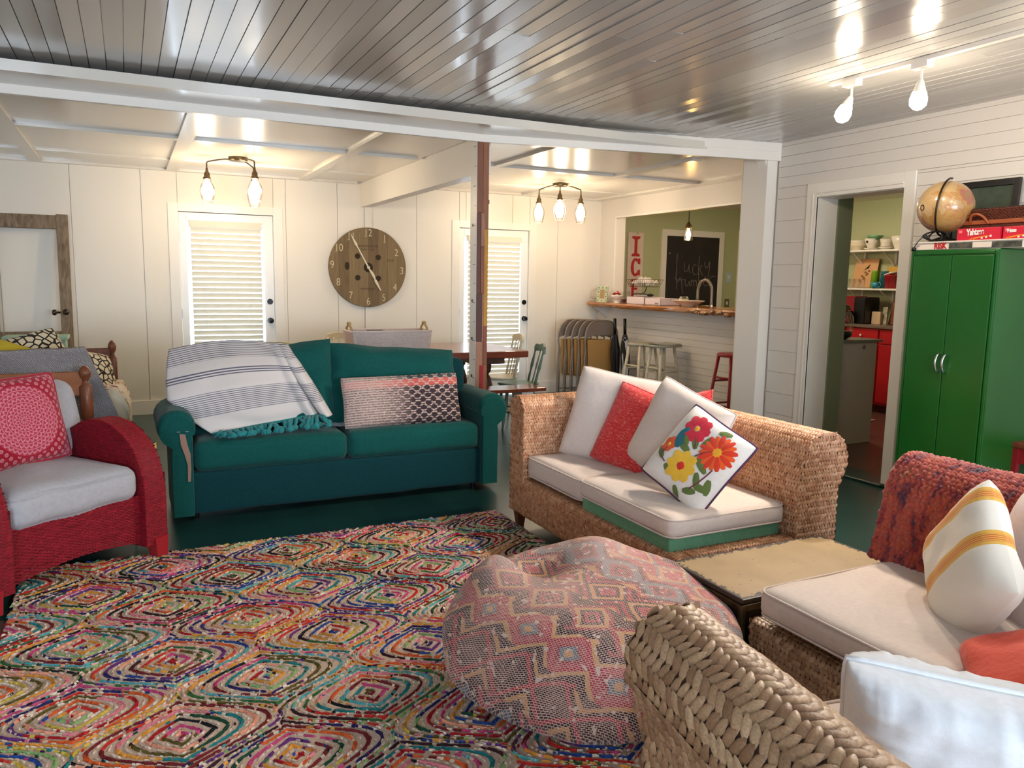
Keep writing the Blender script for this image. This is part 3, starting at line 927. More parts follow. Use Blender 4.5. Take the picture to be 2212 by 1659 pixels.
def loveseat(name, label, X0, Y0, sy, L, mat, ss, fs, rz=0.0, arm=True):
    """open end at Y0, arm end at Y0+sy*L; front faces -X"""
    t = thing(name, label, 'sofa', (X0+.4, Y0+sy*L/2, 0))
    sl, sw, sb = ss
    A, Bv, E = V(1, 0, 0), V(0, 0, 1), V(0, sy, 0)
    # back
    u = MB(); s = MB()
    woven_extrude(u, s, [tuple(p) for p in chaikin(BACK, 1)], (X0, Y0, 0), A, Bv, E, L, sl, sw, sb, flip=(sy < 0))
    sp = s.build('back_woven', mat, t, True); u.build('back_core', M['sgd'], t)
    # arm at the far end
    if arm:
        AR = [(-.165, .10), (-.165, .60), (-.16, .72)]
        for k in range(9):
            a = radians(160 - k*25); AR.append((-.075+.088*cos(a), .70+.088*sin(a)))
        AR += [(0.0, .60), (0, .10)]
        pr = [(p[0]*1.0, p[1]) for p in chaikin(AR, 1)]
        u = MB(); s = MB()
        woven_extrude(u, s, [tuple(p) for p in pr], (X0, Y0+sy*L, 0), V(0, sy, 0), Bv, V(1, 0, 0), .80, sl, sw, sb, flip=(sy > 0))
        s.build('arm_woven', mat, t, True); u.build('arm_core', M['sgd'], t)
    # seat rails: front and open end
    L2 = L-.165 if arm else L
    RP = [(.10, .10), (.10, .10), (.005, .10), (0, .11), (0, .285), (.006, .303), (.02, .308), (.085, .308), (.1, .302)]
    u = MB(); s = MB()
    RP2 = RP[::-1]
    woven_extrude(u, s, [tuple(p) for p in RP2[:-1]], (X0, Y0, 0), A, Bv, E, L2, sl, sw, sb, flip=(sy > 0))
    RE = [(.0, .10), (.0, .285), (.006, .303), (.02, .308), (.075, .308), (.08, .10)]
    woven_extrude(u, s, RE, (X0+.09, Y0, 0), V(0, sy, 0), Bv, V(1, 0, 0), .59, sl, sw, sb, cap0=False, cap1=False, flip=(sy < 0))
    # inner deck
    u.box(X0+.09, X0+.67, min(Y0+sy*.08, Y0+sy*L2), max(Y0+sy*.08, Y0+sy*L2), .12, .27)
    s.build('seat_rail', mat, t, True); u.build('seat_core', M['sgd'], t)
    for x in (.04, .87):
        for y in (.05, L-.06):
            mb = MB(); yy = Y0+sy*y
            mb.add([(X0+x-.03, yy-.03, .1), (X0+x+.03, yy-.03, .1), (X0+x+.03, yy+.03, .1), (X0+x-.03, yy+.03, .1),
                    (X0+x-.018, yy-.018, 0), (X0+x+.018, yy-.018, 0), (X0+x+.018, yy+.018, 0), (X0+x-.018, yy+.018, 0)],
                   [(0, 1, 2, 3), (7, 6, 5, 4), (0, 4, 5, 1), (1, 5, 6, 2), (2, 6, 7, 3), (3, 7, 4, 0)])
            mb.build('leg', M['woodleg'], t)
    for i, (a, b, x0, x1, z0, z1, r) in enumerate(fs):
        y0, y1 = sorted((Y0+sy*a, Y0+sy*b))
        mb = MB(); cushion_mb(mb, X0+x0, X0+x1, y0, y1, z0, z1, .035, .010, seed=i+3, wr=.007)
        c = mb.build('seat_cushion', M['cream'], t, True)
        mb = MB(); rim(mb, X0+x0, X0+x1, y0, y1, z1-.012, .05, .004, off=.001); rim(mb, X0+x0, X0+x1, y0, y1, z0+.012, .05, .004, off=.001)
        mb.build('piping', M['creamp'], c, True)
    return t
ls1 = loveseat('wicker_loveseat', 'honey seagrass loveseat facing the rug, with floral and red pillows', 2.0, 2.47, 1, 1.58, M['sg1'],
               (.034, .0175, .006), [(.05, .80, .0, .655, .37, .468, 0), (.805, 1.41, .02, .655, .33, .455, 0)])
mb = MB(); cushion_mb(mb, 2.02, 2.65, 2.55, 3.26, .295, .368, .008, .0, n=4, wr=0)
mb.build('seat_platform', fabric('mint_green_cloth', (96, 150, 116), (108, 160, 124), 500, .2, .9, 5, .2), ls1, True, label='mint green foam slab under the near seat cushion')

# pillows on the far loveseat
M['cream_pl'] = fabric('cream_pillow_linen', (224, 208, 196), (230, 215, 204), 700, .3, .92, 6, .35)
pillow('pillow', M['cream_pl'], frame((2.43, 3.62, .685), (-.80, -.50, .33), -.12), .56, .54, .15, seed=11, piping=M['creamp'],
       label='plain cream pillow in the far corner of the seagrass loveseat, leftmost', cat='pillow')
def redknit():
    t = NT('coral_red_knit'); c = t.coord()
    n1 = t.noise(t.coord(scale=(60, 170, 60), rot=(0, 0, .3)), 1, 3, .6)
    t.base(t.ramp(n1, [(.38, (206, 44, 48)), (.55, (222, 62, 60)), (.66, (236, 130, 112))])); t.bump(n1, .7, .004)
    return t.done(.85, 0, .25, .3)
M['redknit'] = redknit()
pillow('pillow', M['redknit'], frame((2.44, 3.38, .645), (-.86, -.35, .36), -.22), .48, .47, .12, seed=21, piping=M['redknit'],
       label='coral red knit pillow between the two cream pillows on the loveseat', cat='pillow')
pillow('pillow', M['redknit'], frame((2.60, 3.22, .70), (-.93, 0, .36), .30), .40, .36, .08, seed=22, piping=M['redknit'],
       label='coral red pillow whose corner peeks out behind the right cream pillow', cat='pillow')
pillow('pillow', M['cream_pl'], frame((2.455, 3.07, .685), (-.93, -.10, .36), -.24), .57, .49, .14, seed=31, piping=M['creamp'],
       label='plain cream pillow behind the floral pillow on the loveseat', cat='pillow')

def floral_pillow():
    Mx = frame((2.30, 2.73, .655), (-.80, -.28, .53), -.42)
    root = bpy.data.objects.new('floral_pillow', None); COL.objects.link(root); root.matrix_world = Mx; MW[root.name] = Mx.copy()
    settag(root, 'white pillow embroidered with red, orange and yellow flowers on the loveseat', 'pillow')
    w, h, th = .47, .47, .13
    Mx = Mx @ Matrix.Scale(.88, 4); root.matrix_world = Mx; MW[root.name] = Mx.copy()
    o, S = pillow('cover', fabric('white_cotton_canvas', (232, 224, 214), (238, 231, 222), 500, .3, .9, 6, .2), Matrix.Identity(4), w, h, th, parent=root, seed=41)
    mats = [plain('felt_'+n, c, .95, bump=(300, .2), sheen=.2) for n, c in
            (('crimson', (206, 34, 56)), ('orange', (236, 92, 30)), ('deep_orange', (222, 58, 28)), ('yellow', (240, 188, 50)), ('green', (98, 116, 54)), ('teal', (20, 104, 116)), ('maroon', (110, 40, 60)), ('red', (214, 40, 34)), ('gold', (244, 170, 40)))]
    mb = MB()
    def on(x, y, dz):
        u, v = max(-.98, min(.98, x/(w/2))), max(-.98, min(.98, y/(h/2)))
        p = S(u, v, 1); return V(p.x, p.y, p.z+dz)
    def petal(cx, cy, ang, r0, r1, wd, mi, dz=.004):
        mb.mi = mi; vs = []; fs = []
        N = 6
        for k in range(N+1):
            t_ = k/N; r = r0+(r1-r0)*t_; hw = wd*sin(pi*(.12+.8*t_))**.7
            for q in (-1, 0, 1):
                x = cx+r*cos(ang)-q*hw*sin(ang); y = cy+r*sin(ang)+q*hw*cos(ang); vs.append(on(x, y, dz+(0 if q else .0025)))
        for k in range(N): fs += [(k*3, k*3+1, k*3+4, k*3+3), (k*3+1, k*3+2, k*3+5, k*3+4)]
        mb.add(vs, [f[::-1] for f in fs])
    def flower(cx, cy, R, n, wd, cols, cc, cr):
        for k in range(n): petal(cx, cy, 2*pi*k/n+.2, R*.22, R*(1 if k % 2 else .94), wd, cols[k % len(cols)], .004+.001*(k % 2))
        mb.mi = cc
        for rr in ((0, cr*.5), (cr*.5, cr)):
            N = 16; vs = [on(cx+r*cos(2*pi*i/N), cy+r*sin(2*pi*i/N), .009 if r < cr else .006) for r in rr for i in range(N)]
            mb.add(vs, [(i, N+i, N+(i+1) % N, (i+1) % N) for i in range(N)])
    flower(-.075, .125, .085, 8, .03, (0,), 8, .016)
    flower(.115, .085, .105, 18, .017, (1, 2), 8, .028)
    flower(.0, -.085, .095, 8, .03, (3,), 7, .024)
    flower(-.155, -.03, .05, 5, .022, (1,), 3, .012)
    for cx, cy, a, l in ((.0, .03, 2.3, .09), (.05, .0, -.4, .1), (.1, -.06, -.9, .09), (.13, -.12, .2, .08), (.02, .06, 1.4, .08), (-.13, -.11, 2.6, .09), (-.09, -.13, -.3, .07), (.03, -.19, -.8, .07), (-.02, .0, 3.0, .08), (.18, -.05, -1.2, .08), (.09, -.18, .5, .08), (.04, .18, .4, .07)):
        petal(cx, cy, a, 0, l, .019, 4, .003)
    for pts in (((.03, .0), (.06, .05), (.1, .08)), ((.0, .03), (-.04, .08)), ((.16, .0), (.15, -.08), (.12, -.15)), ((-.1, -.12), (-.16, -.1), (-.15, -.05))):
        mb.mi = 6
        c = chaikin([V(*p, 0) for p in pts], 2)
        mb.tube([on(p.x, p.y, .004) for p in c], .0035, 5)
    # bird
    petal(-.115, .03, -1.25, -.05, .055, .032, 5, .006); petal(-.10, .055, -.6, 0, .06, .016, 4, .007); petal(-.12, .075, 1.2, -.02, .03, .02, 5, .006)
    mb.build('embroidery', mats, root, True, True)
    mb = MB(); pts = []
    for k in range(4):
        for i in range(14):
            a = -1+2*i/14; u, v = [(a, -1), (1, a), (-a, 1), (-1, -a)][k]; p = S(u, v, 1); pts.append(V(p.x*1.01, p.y*1.01, 0))
    pts.append(pts[0]); mb.tube(pts, .006, 6)
    mb.build('trim_cord', plain('plum_teal_cord', (110, 40, 72), .9, var=(30, (40, 60, 90))), root, True, True)
floral_pillow()

# =================================================================== TRUNK TABLE
def trunk():
    X0, X1, Y0, Y1, Z = 1.855, 2.66, 1.93, 2.33, .372
    t = thing('trunk', 'low antique trunk table with worn cream top and black sides', 'trunk', ((X0+X1)/2, (Y0+Y1)/2, 0))
    blk = plain('worn_black_paint', (22, 18, 15), .5, var=(14, (44, 36, 26)), bump=(40, .2))
    MB().box(X0, X1, Y0, Y1, .0, Z-.012).build('body', blk, t, bevel=.008)
    tt = NT('worn_cream_lid'); c = tt.coord('Object')
    sp = tt.n('ShaderNodeSeparateXYZ', inp={0: c})
    ex = tt.math('SUBTRACT', (X1-X0)/2, tt.math('ABSOLUTE', sp.outputs[0])); ey = tt.math('SUBTRACT', (Y1-Y0)/2, tt.math('ABSOLUTE', sp.outputs[1]))
    d = tt.math('MINIMUM', ex, ey)
    nz = tt.noise(c, 42, 4, .7)
    f = tt.math('LESS_THAN', d, tt.math('MULTIPLY', tt.math('SUBTRACT', nz, .34), .11))
    sp2 = tt.math('GREATER_THAN', tt.noise(tt.coord(scale=(1, 3, 1)), 34, 4, .6), .70)
    f = tt.math('MAXIMUM', f, sp2)
    tt.base(tt.mix(f, tt.ramp(tt.noise(c, 6, 3), [(.3, (150, 126, 86)), (.7, (166, 140, 98))]), lin((40, 30, 20)))); tt.bump(f, .3, .002)
    MB().box(X0-.004, X1+.004, Y0-.004, Y1+.004, Z-.02, Z).build('lid', tt.done(.45), t, bevel=.006)
    mb = MB()
    for x in (X0, X1): 
        for y in (Y0, Y1): mb.box(x-.01, x+.01, y-.01, y+.01, .0, Z-.02)
    mb.box(X0-.008, X1+.008, Y0-.008, Y1+.008, Z-.045, Z-.02)
    mb.build('edge_band', plain('dark_brass_band', (52, 42, 26), .4, .6, var=(20, (90, 76, 46))), t, bevel=.003)
trunk()

# =================================================================== NEAR SEAGRASS SOFA (right) with throw
ls2 = loveseat('wicker_loveseat', 'tan seagrass sofa beside the trunk with a red knitted throw on its back', 1.87, 1.905, -1, 1.55, M['sg2'],
               (.036, .019, .006), [(.045, .72, -.02, .655, .345, .447, 0), (.725, 1.35, -.01, .655, .33, .44, 0)])
def knit_throw():
    t = thing('knitted_throw', 'chunky orange and plum knitted throw on the tan sofa back by the cabinet', 'blanket', (2.7, 1.5, .8))
    pr = [(.60, .44), (.625, .50), (.652, .60), (.662, .66)]
    for k in range(11):
        a = radians(172 - k*19); pr.append((.81+.145*cos(a), .665+.15*sin(a)))
    pr += [(.965, .55), (.96, .42)]
    pr = [tuple(p) for p in chaikin(pr, 1)]
    u = MB(); s = MB()
    O = V(1.87, 1.935, 0)
    S, Lu, Lv = extr_surf(pr, O, V(1, 0, 0), V(0, 0, 1), V(0, -1, 0), 1.25)
    def S2(uu, v):
        p = S(uu, v)
        p += V(-.012, 0, .012)*mnoise.noise(V(uu*5, v*6, 1)) + V(0, .05*mnoise.noise(V(v*4, 3, 0)) + .06*(.5-v/Lv), 0)*(1 if uu > Lu*.5 else 0)
        return p
    weave(s, S2, Lu, Lv, .034, .024, .014, 'braid', ang=.75, jit=.3)
    u.grid(lambda a, b: S2(a*Lu, b*Lv), 60, 40)
    tt = NT('multicolour_wool'); c = tt.coord(scale=(1.6, 3.5, 1.2), rot=(.3, .2, .5))
    col = tt.ramp(tt.noise(c, 7, 4, .7, .5), [(.30, (66, 50, 66)), (.40, (112, 48, 58)), (.47, (164, 62, 54)), (.55, (188, 88, 62)), (.62, (160, 66, 64)), (.70, (184, 118, 66)), (.78, (128, 60, 66))])
    tt.base(col); tt.bump(tt.noise(tt.coord(), 500, 2), .5, .003); wool = tt.done(.95, 0, .15, .4)
    s.build('knitting', wool, t, True)
    o = u.build('backing', wool, t, True)
    sd = o.modifiers.new('solid', 'SOLIDIFY'); sd.thickness = .008; sd.offset = 0
knit_throw()

def striped_pillow():
    t = NT('white_wool_yellow_bands'); tc = t.coord(); sp = t.n('ShaderNodeSeparateXYZ', inp={0: tc}); y = sp.outputs[1]
    fac = None; red = None
    for c in (-.02, .145):
        d = t.math('ABSOLUTE', t.math('SUBTRACT', y, c))
        a = t.math('LESS_THAN', d, .026); b = t.math('MULTIPLY', t.math('LESS_THAN', d, .014), t.math('LESS_THAN', t.math('FRACT', t.math('MULTIPLY', y, 140)), .45))
        fac = a if fac is None else t.math('MAXIMUM', fac, a); red = b if red is None else t.math('MAXIMUM', red, b)
    col = t.mix(fac, lin((232, 222, 206)), lin((222, 170, 74))); col = t.mix(red, col, lin((206, 96, 50)))
    t.base(col); t.bump(t.noise(t.coord(), 350, 2), .3, .003)
    return t.done(.92, 0, .15, .2)
pillow('pillow', striped_pillow(), frame((2.28, 1.42, .60), (-.80, .55, .20), .95), .39, .43, .16, seed=51, wr=.02, dent=.04,
       label='white pillow with two yellow woven bands leaning on the knitted throw', cat='pillow')
M['pinkish'] = fabric('rose_cream_linen', (212, 196, 194), (220, 205, 202), 600, .3, .9, 6, .35)
pillow('pillow', M['pinkish'], frame((2.44, 1.27, .60), (-.88, .42, .20), .0), .44, .44, .16, seed=61, piping=M['creamp'],
       label='pale rose pillow at the right edge beside the yellow banded pillow', cat='pillow')
pillow('pillow', plain('orange_cotton', (214, 66, 34), .85, bump=(60, .4), sheen=.2), frame((1.98, 1.10, .475), (-.35, .25, .9), -.25), .34, .22, .11, seed=71, wr=.02,
       label='plain orange pillow lying behind the big white piped pillow', cat='pillow')

# =================================================================== FOREGROUND SEAGRASS ARMCHAIR
def fore_chair():
    rz = radians(-8.7)
    t = thing('wicker_armchair', 'close foreground seagrass armchair with a big rolled arm', 'armchair', (1.085, 1.36, 0), rz)
    sl, sw, sb = .058, .0285, .010
    # local: x right, y towards the dining end; arm runs along -y
    prof = [(.10, .08), (.10, .51)]
    for k in range(13):
        a = radians(-35 + k*21); prof.append((.012+.118*cos(a), .594+.118*sin(a)))
    prof += [(-.058, .47), (-.045, .41), (-.04, .08)]
    prof = [tuple(p) for p in chaikin(prof, 1)]
    u = MB(); s = MB()
    woven_extrude(u, s, prof[::-1], (0, 0, 0), V(1, 0, 0), V(0, 0, 1), V(0, -1, 0), 1.0, sl, sw, sb, tilt=.008, ang=.55, dv=.0325)
    s.build('arm_woven', M['sg2'], t, True, True); u.build('arm_core', M['sgd'], t, local=True)
    u = MB(); s = MB()
    woven_extrude(u, s, [(0, .08), (0, .30), (.08, .31), (.08, .08)], (.11, -.10, 0), V(0, 1, 0), V(0, 0, 1), V(1, 0, 0), .53, .036, .019, .006, cap0=False, cap1=False)
    u.box(.11, .62, -.85, -.09, .1, .29)
    s.build('seat_rail', M['sg2'], t, True, True); u.build('seat_core', M['sgd'], t, local=True)
    mb = MB(); cushion_mb(mb, .115, .60, -.72, -.03, .31, .435, .035, .01); c = mb.build('seat_cushion', M['cream'], t, True, True)
    mb = MB(); rim(mb, .115, .60, -.72, -.03, .423, .05, .004, off=.001); mb.build('piping', M['creamp'], c, True, True)
    for x, y in ((.02, -.05), (.02, -.9)):
        MB().box(x-.02, x+.04, y-.03, y+.03, 0, .09).build('leg', M['woodleg'], t, local=True)
fore_chair()
M['white_c'] = fabric('cool_white_cotton', (214, 216, 218), (222, 224, 226), 500, .3, .9, 7, .4)
pillow('pillow', M['white_c'], frame((1.56, .93, .47), (-.72, -.64, .0), -.03), .54, .33, .29, seed=81, wr=.028, sq=.42, n=60, puck=.032, piping=M['white_c'], pr=.007,
       label='big white piped pillow in the lower right foreground', cat='pillow')

# =================================================================== POUF
def pouf():
    t = NT('kilim_pouf_cloth'); c = t.coord('Object')
    sp = t.n('ShaderNodeSeparateXYZ', inp={0: c}); x, y, z = sp.outputs
    wob = t.math('MULTIPLY', t.math('SUBTRACT', t.noise(c, 5, 2), .5), .05)
    h0 = t.math('ADD', t.math('MULTIPLY', x, .83), t.math('MULTIPLY', y, -.56))
    d0 = t.math('ADD', t.math('MULTIPLY', x, .50), t.math('MULTIPLY', y, .75))
    v0 = t.math('ADD', z, d0)
    q = t.math('ADD', t.math('ADD', t.math('MULTIPLY', v0, .80), t.math('MULTIPLY', h0, .60)), wob)
    p = t.math('ADD', t.math('ADD', t.math('MULTIPLY', h0, .80), t.math('MULTIPLY', v0, -.60)), wob)
    qr = t.math('ADD', t.math('ADD', v0, t.math('MULTIPLY', h0, .22)), wob)
    pr = t.math('ADD', t.math('ADD', h0, t.math('MULTIPLY', v0, -.22)), wob)
    band = t.math('MULTIPLY', q, 6.0)
    bi = t.math('FLOOR', band); bf = t.math('ABSOLUTE', t.math('SUBTRACT', t.math('FRACT', band), .5))
    zz = t.math('ABSOLUTE', t.math('SUBTRACT', t.math('FRACT', t.math('ADD', t.math('MULTIPLY', p, 5.8), t.math('MULTIPLY', bi, .37))), .5))
    dia = t.math('ADD', bf, zz)
    wn = t.n('ShaderNodeTexWhiteNoise', noise_dimensions='2D')
    st = t.math('FLOOR', t.math('MULTIPLY', dia, 9))
    cb = t.n('ShaderNodeCombineXYZ', inp={0: bi, 1: st}); t.link(cb.outputs[0], wn.inputs['Vector'])
    cols = [(44, 34, 36), (168, 44, 60), (90, 114, 124), (60, 46, 48), (196, 142, 84), (40, 32, 34), (176, 70, 80), (104, 122, 126), (56, 46, 48), (150, 50, 60)]
    col = t.ramp(wn.outputs[0], [(i/10, cc) for i, cc in enumerate(cols)], 'CONSTANT')
    # little cross motifs
    mo = t.math('GREATER_THAN', t.noise(t.coord('Object', (44, 44, 44)), 1, 1, .5), .66)
    col = t.mix(mo, col, lin((206, 186, 172)))
    # stitch grid lets the cream weft through; heavy on the crown and rims
    rows = t.math('ABSOLUTE', t.math('SUBTRACT', t.math('FRACT', t.math('MULTIPLY', qr, 135)), .5))
    cl = t.math('FRACT', t.math('ADD', t.math('MULTIPLY', pr, 80), t.math('MULTIPLY', t.math('FLOOR', t.math('MULTIPLY', qr, 135)), .5)))
    fade = t.noise(t.coord('Object'), 3.2, 3, .6)
    thr = t.math('ADD', t.math('ADD', t.math('MULTIPLY', fade, .66), -.19), t.math('MULTIPLY', t.noise(t.coord('Object'), 60, 2), .22))
    cream = t.math('GREATER_THAN', rows, t.math('SUBTRACT', .55, thr))
    cream2 = t.math('LESS_THAN', cl, .20)
    fac = t.math('MAXIMUM', cream, cream2)
    base = lin((204, 170, 156))
    ed = t.ramp(z, [(.0, (255, 255, 255)), (.06, (0, 0, 0)), (.42, (0, 0, 0)), (.47, (190, 190, 190))])
    col = t.mix(t.math('MAXIMUM', t.math('MULTIPLY', fac, .88), t.math('MULTIPLY', ed, .8)), col, base)
    t.base(col); t.bump(t.math('ADD', rows, t.math('MULTIPLY', cream2, -.4)), .55, .004)
    mat = t.done(.95, 0, .1, .2)
    C = V(1.445, 2.20, 0)
    mb = MB(); n, m_ = 96, 60
    vs = []
    for j in range(m_+1):
        ph = -pi/2 + pi*j/m_
        for i in range(n):
            th = 2*pi*i/n
            r = abs(cos(ph))**(.46 if ph < 0 else .60); zz_ = math.copysign(abs(sin(ph))**.8, sin(ph))
            rx = .515*(1+.06*cos(2*th-.4)+.05*sin(3*th)); x_ = rx*r*cos(th); y_ = .49*r*sin(th)*(1+.05*cos(3*th+1))
            z_ = .215+.215*zz_
            top = max(0, zz_)
            # slumped crown: humps at the back right and left with a valley between
            hump = .075*math.exp(-((x_-.10)**2+(y_-.17)**2)/.03) + .095*math.exp(-((x_+.34)**2+(y_-.18)**2)/.010) - .075*math.exp(-((x_+.14)**2+(y_-.17)**2)/.012) - .05*math.exp(-((x_-.32)**2+(y_+.1)**2)/.06)
            z_ += top*hump - top*.03*(x_+.1)
            fold = .018*mnoise.noise(V(x_*4, y_*4, z_*5)) + .010*mnoise.noise(V(x_*9+3, y_*9, z_*11))
            ridge = .022*math.exp(-((z_-.26+.35*(x_+.12))**2)/.0006)*(1 if y_ < .05 else 0)*math.exp(-((x_+.02)**2)/.05)
            k = 1+fold*2+ridge
            x_ *= k; y_ *= k
            if z_ < .02: z_ = .0+max(0, z_)*.5
            vs.append((C.x+x_, C.y+y_, z_+.0125))
    fs = [(j*n+i, j*n+(i+1) % n, (j+1)*n+(i+1) % n, (j+1)*n+i) for j in range(m_) for i in range(n)]
    mb.add(vs, fs)
    mb.build('pouf', mat, smooth=True, subsurf=1, label='slouched kilim patterned floor pouf on the rug', cat='pouf', loc=(C.x, C.y, 0))
pouf()

# =================================================================== RED WICKER ARMCHAIR
RED = [(140, 20, 36), (154, 26, 42), (128, 16, 30), (164, 30, 46)]
M['redw'] = strandmat('red_painted_wicker', RED, .6, .2)
M['redd'] = plain('red_wicker_core', (104, 14, 22), .6)
M['redp'] = plain('red_paint', (158, 30, 38), .4, bump=(30, .15))
M['greyc'] = fabric('grey_blue_cotton', (166, 164, 168), (176, 175, 178), 500, .3, .9, 5, .3)
def red_chair():
    # local frame: +x to the chair's right (towards the sofa), y backwards
    e = V(.79, .61, 0).normalized(); rz = atan2(e.y, e.x)
    t = thing('wicker_armchair', 'red painted wicker armchair with grey cushions at the left edge', 'armchair', (.11, 4.285, 0), rz)
    sl, sw, sb = .032, .0080, .0034
    # arm side shape in (y,z)
    arc = [(-.03, .085), (-.035, .30), (-.03, .42), (.02, .56), (.10, .645), (.22, .70), (.36, .71), (.48, .665), (.60, .58), (.70, .47), (.74, .40), (.74, .085)]
    arc = [tuple(p) for p in chaikin(arc, 2)]
    for nm, x0 in (('arm', -.125), ('arm', -.905)):
        u = MB(); s = MB()
        woven_extrude(u, s, arc[::-1], (x0, 0, 0), V(0, 1, 0), V(0, 0, 1), V(1, 0, 0), .125, sl, sw, sb, 'basket', cap0=(x0 > -.5), cap1=True, tilt=.002, flip=False)
        a = s.build('arm', M['redw'], t, True, True); u.build('arm_core', M['redd'], a, local=True)
    # apron under the seat with a gentle arch
    S = lambda u_, v: V(-.78+u_, .012, .10+.035*sin(pi*u_/.66)+v*(1-.12*sin(pi*u_/.66)))
    s = MB(); weave(s, S, .66, .25, sl, sw, sb, 'basket', tilt=.002)
    s.build('front_apron', M['redw'], t, True, True)
    mb = MB(); mb.box(-.79, -.115, .016, .70, .16, .34); mb.box(-.79, -.115, .66, .74, .16, .80)
    mb.build('seat_box', M['redd'], t, local=True)
    for x in (-.035, -.87):
        for y in (.0, .68):
            mb = MB(); mb.add([(x-.045, y-.04, .12), (x+.035, y-.04, .12), (x+.035, y+.035, .12), (x-.045, y+.035, .12),
                               (x-.03, y-.035, 0.012), (x+.03, y-.035, 0.012), (x+.03, y+.025, 0.012), (x-.03, y+.025, 0.012)],
                              [(0, 1, 2, 3), (7, 6, 5, 4), (0, 4, 5, 1), (1, 5, 6, 2), (2, 6, 7, 3), (3, 7, 4, 0)])
            mb.build('leg', M['redp'], t, local=True)
    mb = MB(); cushion_mb(mb, -.775, -.13, -.015, .62, .335, .505, .06, .02, seed=2, wr=.012); c = mb.build('seat_cushion', M['greyc'], t, True, True)
    mb = MB(); rim(mb, -.775, -.13, -.015, .62, .475, .07, .003, off=-.004); mb.build('piping', M['greyc'], c, True, True)
    R = Matrix.Translation((-.44, .60, .66)) @ Matrix.Rotation(radians(-14), 4, 'X')
    mb = MB(); cushion_mb(mb, -.36, .405, -.07, .07, -.17, .22, .06, .02, Mx=R, seed=4, wr=.012); mb.build('back_cushion', M['greyc'], t, True, True)
red_chair()

def mandala_mat():
    t = NT('mandala_print_cotton'); c = t.coord(); sp = t.n('ShaderNodeSeparateXYZ', inp={0: c}); x = t.math('ADD', sp.outputs[0], -.0); y = sp.outputs[1]
    r = t.math('SQRT', t.math('ADD', t.math('MULTIPLY', x, x), t.math('MULTIPLY', y, y)))
    th = t.math('ARCTAN2', y, x)
    ring = t.math('FRACT', t.math('MULTIPLY', r, 34))
    ri = t.math('FLOOR', t.math('MULTIPLY', r, 34))
    sc = t.math('ABSOLUTE', t.math('SINE', t.math('MULTIPLY', th, t.math('ADD', t.math('MULTIPLY', ri, 3.0), 5.0))))
    line = t.math('LESS_THAN', t.math('ABSOLUTE', t.math('SUBTRACT', ring, t.math('ADD', t.math('MULTIPLY', sc, .45), .15))), .16)
    rim_ = t.math('LESS_THAN', t.math('ABSOLUTE', t.math('SUBTRACT', ring, .93)), .07)
    lace = t.math('MULTIPLY', t.math('MAXIMUM', line, rim_), t.math('LESS_THAN', r, .172))
    # dotted field outside of the medallion
    gx = t.math('SUBTRACT', t.math('FRACT', t.math('MULTIPLY', t.math('ADD', x, y), 24)), .5); gy = t.math('SUBTRACT', t.math('FRACT', t.math('MULTIPLY', t.math('SUBTRACT', x, y), 24)), .5)
    gr = t.math('SQRT', t.math('ADD', t.math('MULTIPLY', gx, gx), t.math('MULTIPLY', gy, gy)))
    dots = t.math('MULTIPLY', t.math('LESS_THAN', t.math('ABSOLUTE', t.math('SUBTRACT', gr, .2)), .12), t.math('GREATER_THAN', r, .178))
    cor = t.math('MULTIPLY', t.math('LESS_THAN', t.math('FRACT', t.math('MULTIPLY', r, 60)), .4), t.math('GREATER_THAN', r, .255))
    f = t.math('MAXIMUM', t.math('MAXIMUM', lace, dots), cor)
    med = t.math('LESS_THAN', r, .172)
    basec = t.mix(med, lin((158, 26, 46)), lin((176, 54, 74)))
    t.base(t.mix(t.math('MULTIPLY', f, .7), basec, lin((212, 142, 152)))); t.bump(f, .2, .002)
    return t.done(.9, 0, .15, .2)
e_ = V(.79, .61, 0).normalized(); b_ = V(-e_.y, e_.x, 0)
pc = V(.11, 4.285, 0) - e_*.43 + b_*.46
mp, S_ = pillow('pillow', mandala_mat(), frame((pc.x, pc.y, .73), (-b_.x+.05, -b_.y, .25), .03), .47, .44, .13, seed=91, piping=plain('crimson_fringe', (160, 20, 40), .95, bump=(200, .6), sheen=.3), pr=.011,
       label='crimson and pink mandala print pillow on the red wicker armchair', cat='pillow')

# cream cabinet and the yellow woven thing on it, between red chair and green sofa
def side_cabinet():
    t = thing('side_cabinet', 'low cream painted cabinet between the red armchair and the green sofa', 'cabinet', (.04, 4.64, 0))
    c = plain('cream_paint', (206, 196, 160), .45)
    MB().box(-.02, .105, 4.52, 4.76, 0, .385).build('body', c, t, bevel=.006)
    MB().box(-.028, .110, 4.51, 4.77, .385, .40).build('top', plain('dark_edge', (60, 48, 34), .5), t)
    MB().box(-.005, .09, 4.512, 4.523, .05, .35).build('door', c, t, bevel=.004)
side_cabinet()
mb = MB(); S = lambda u, v: V(.042+.058*cos(u/.058), 4.62+.058*sin(u/.058), .405+v)
weave(mb, S, 2*pi*.058, .13, .03, .012, .004, 'basket')
mb.lathe([(.054, 0), (.054, .125), (.049, .125), (.049, .01)], (.042, 4.62, .402), 24)
mb.build('woven_basket', strandmat('yellow_straw', [(206, 186, 92), (222, 200, 110), (190, 168, 80)], .7, .3), smooth=True, label='small yellow straw basket on the low cream cabinet', cat='basket', loc=(.042, 4.62, .40))

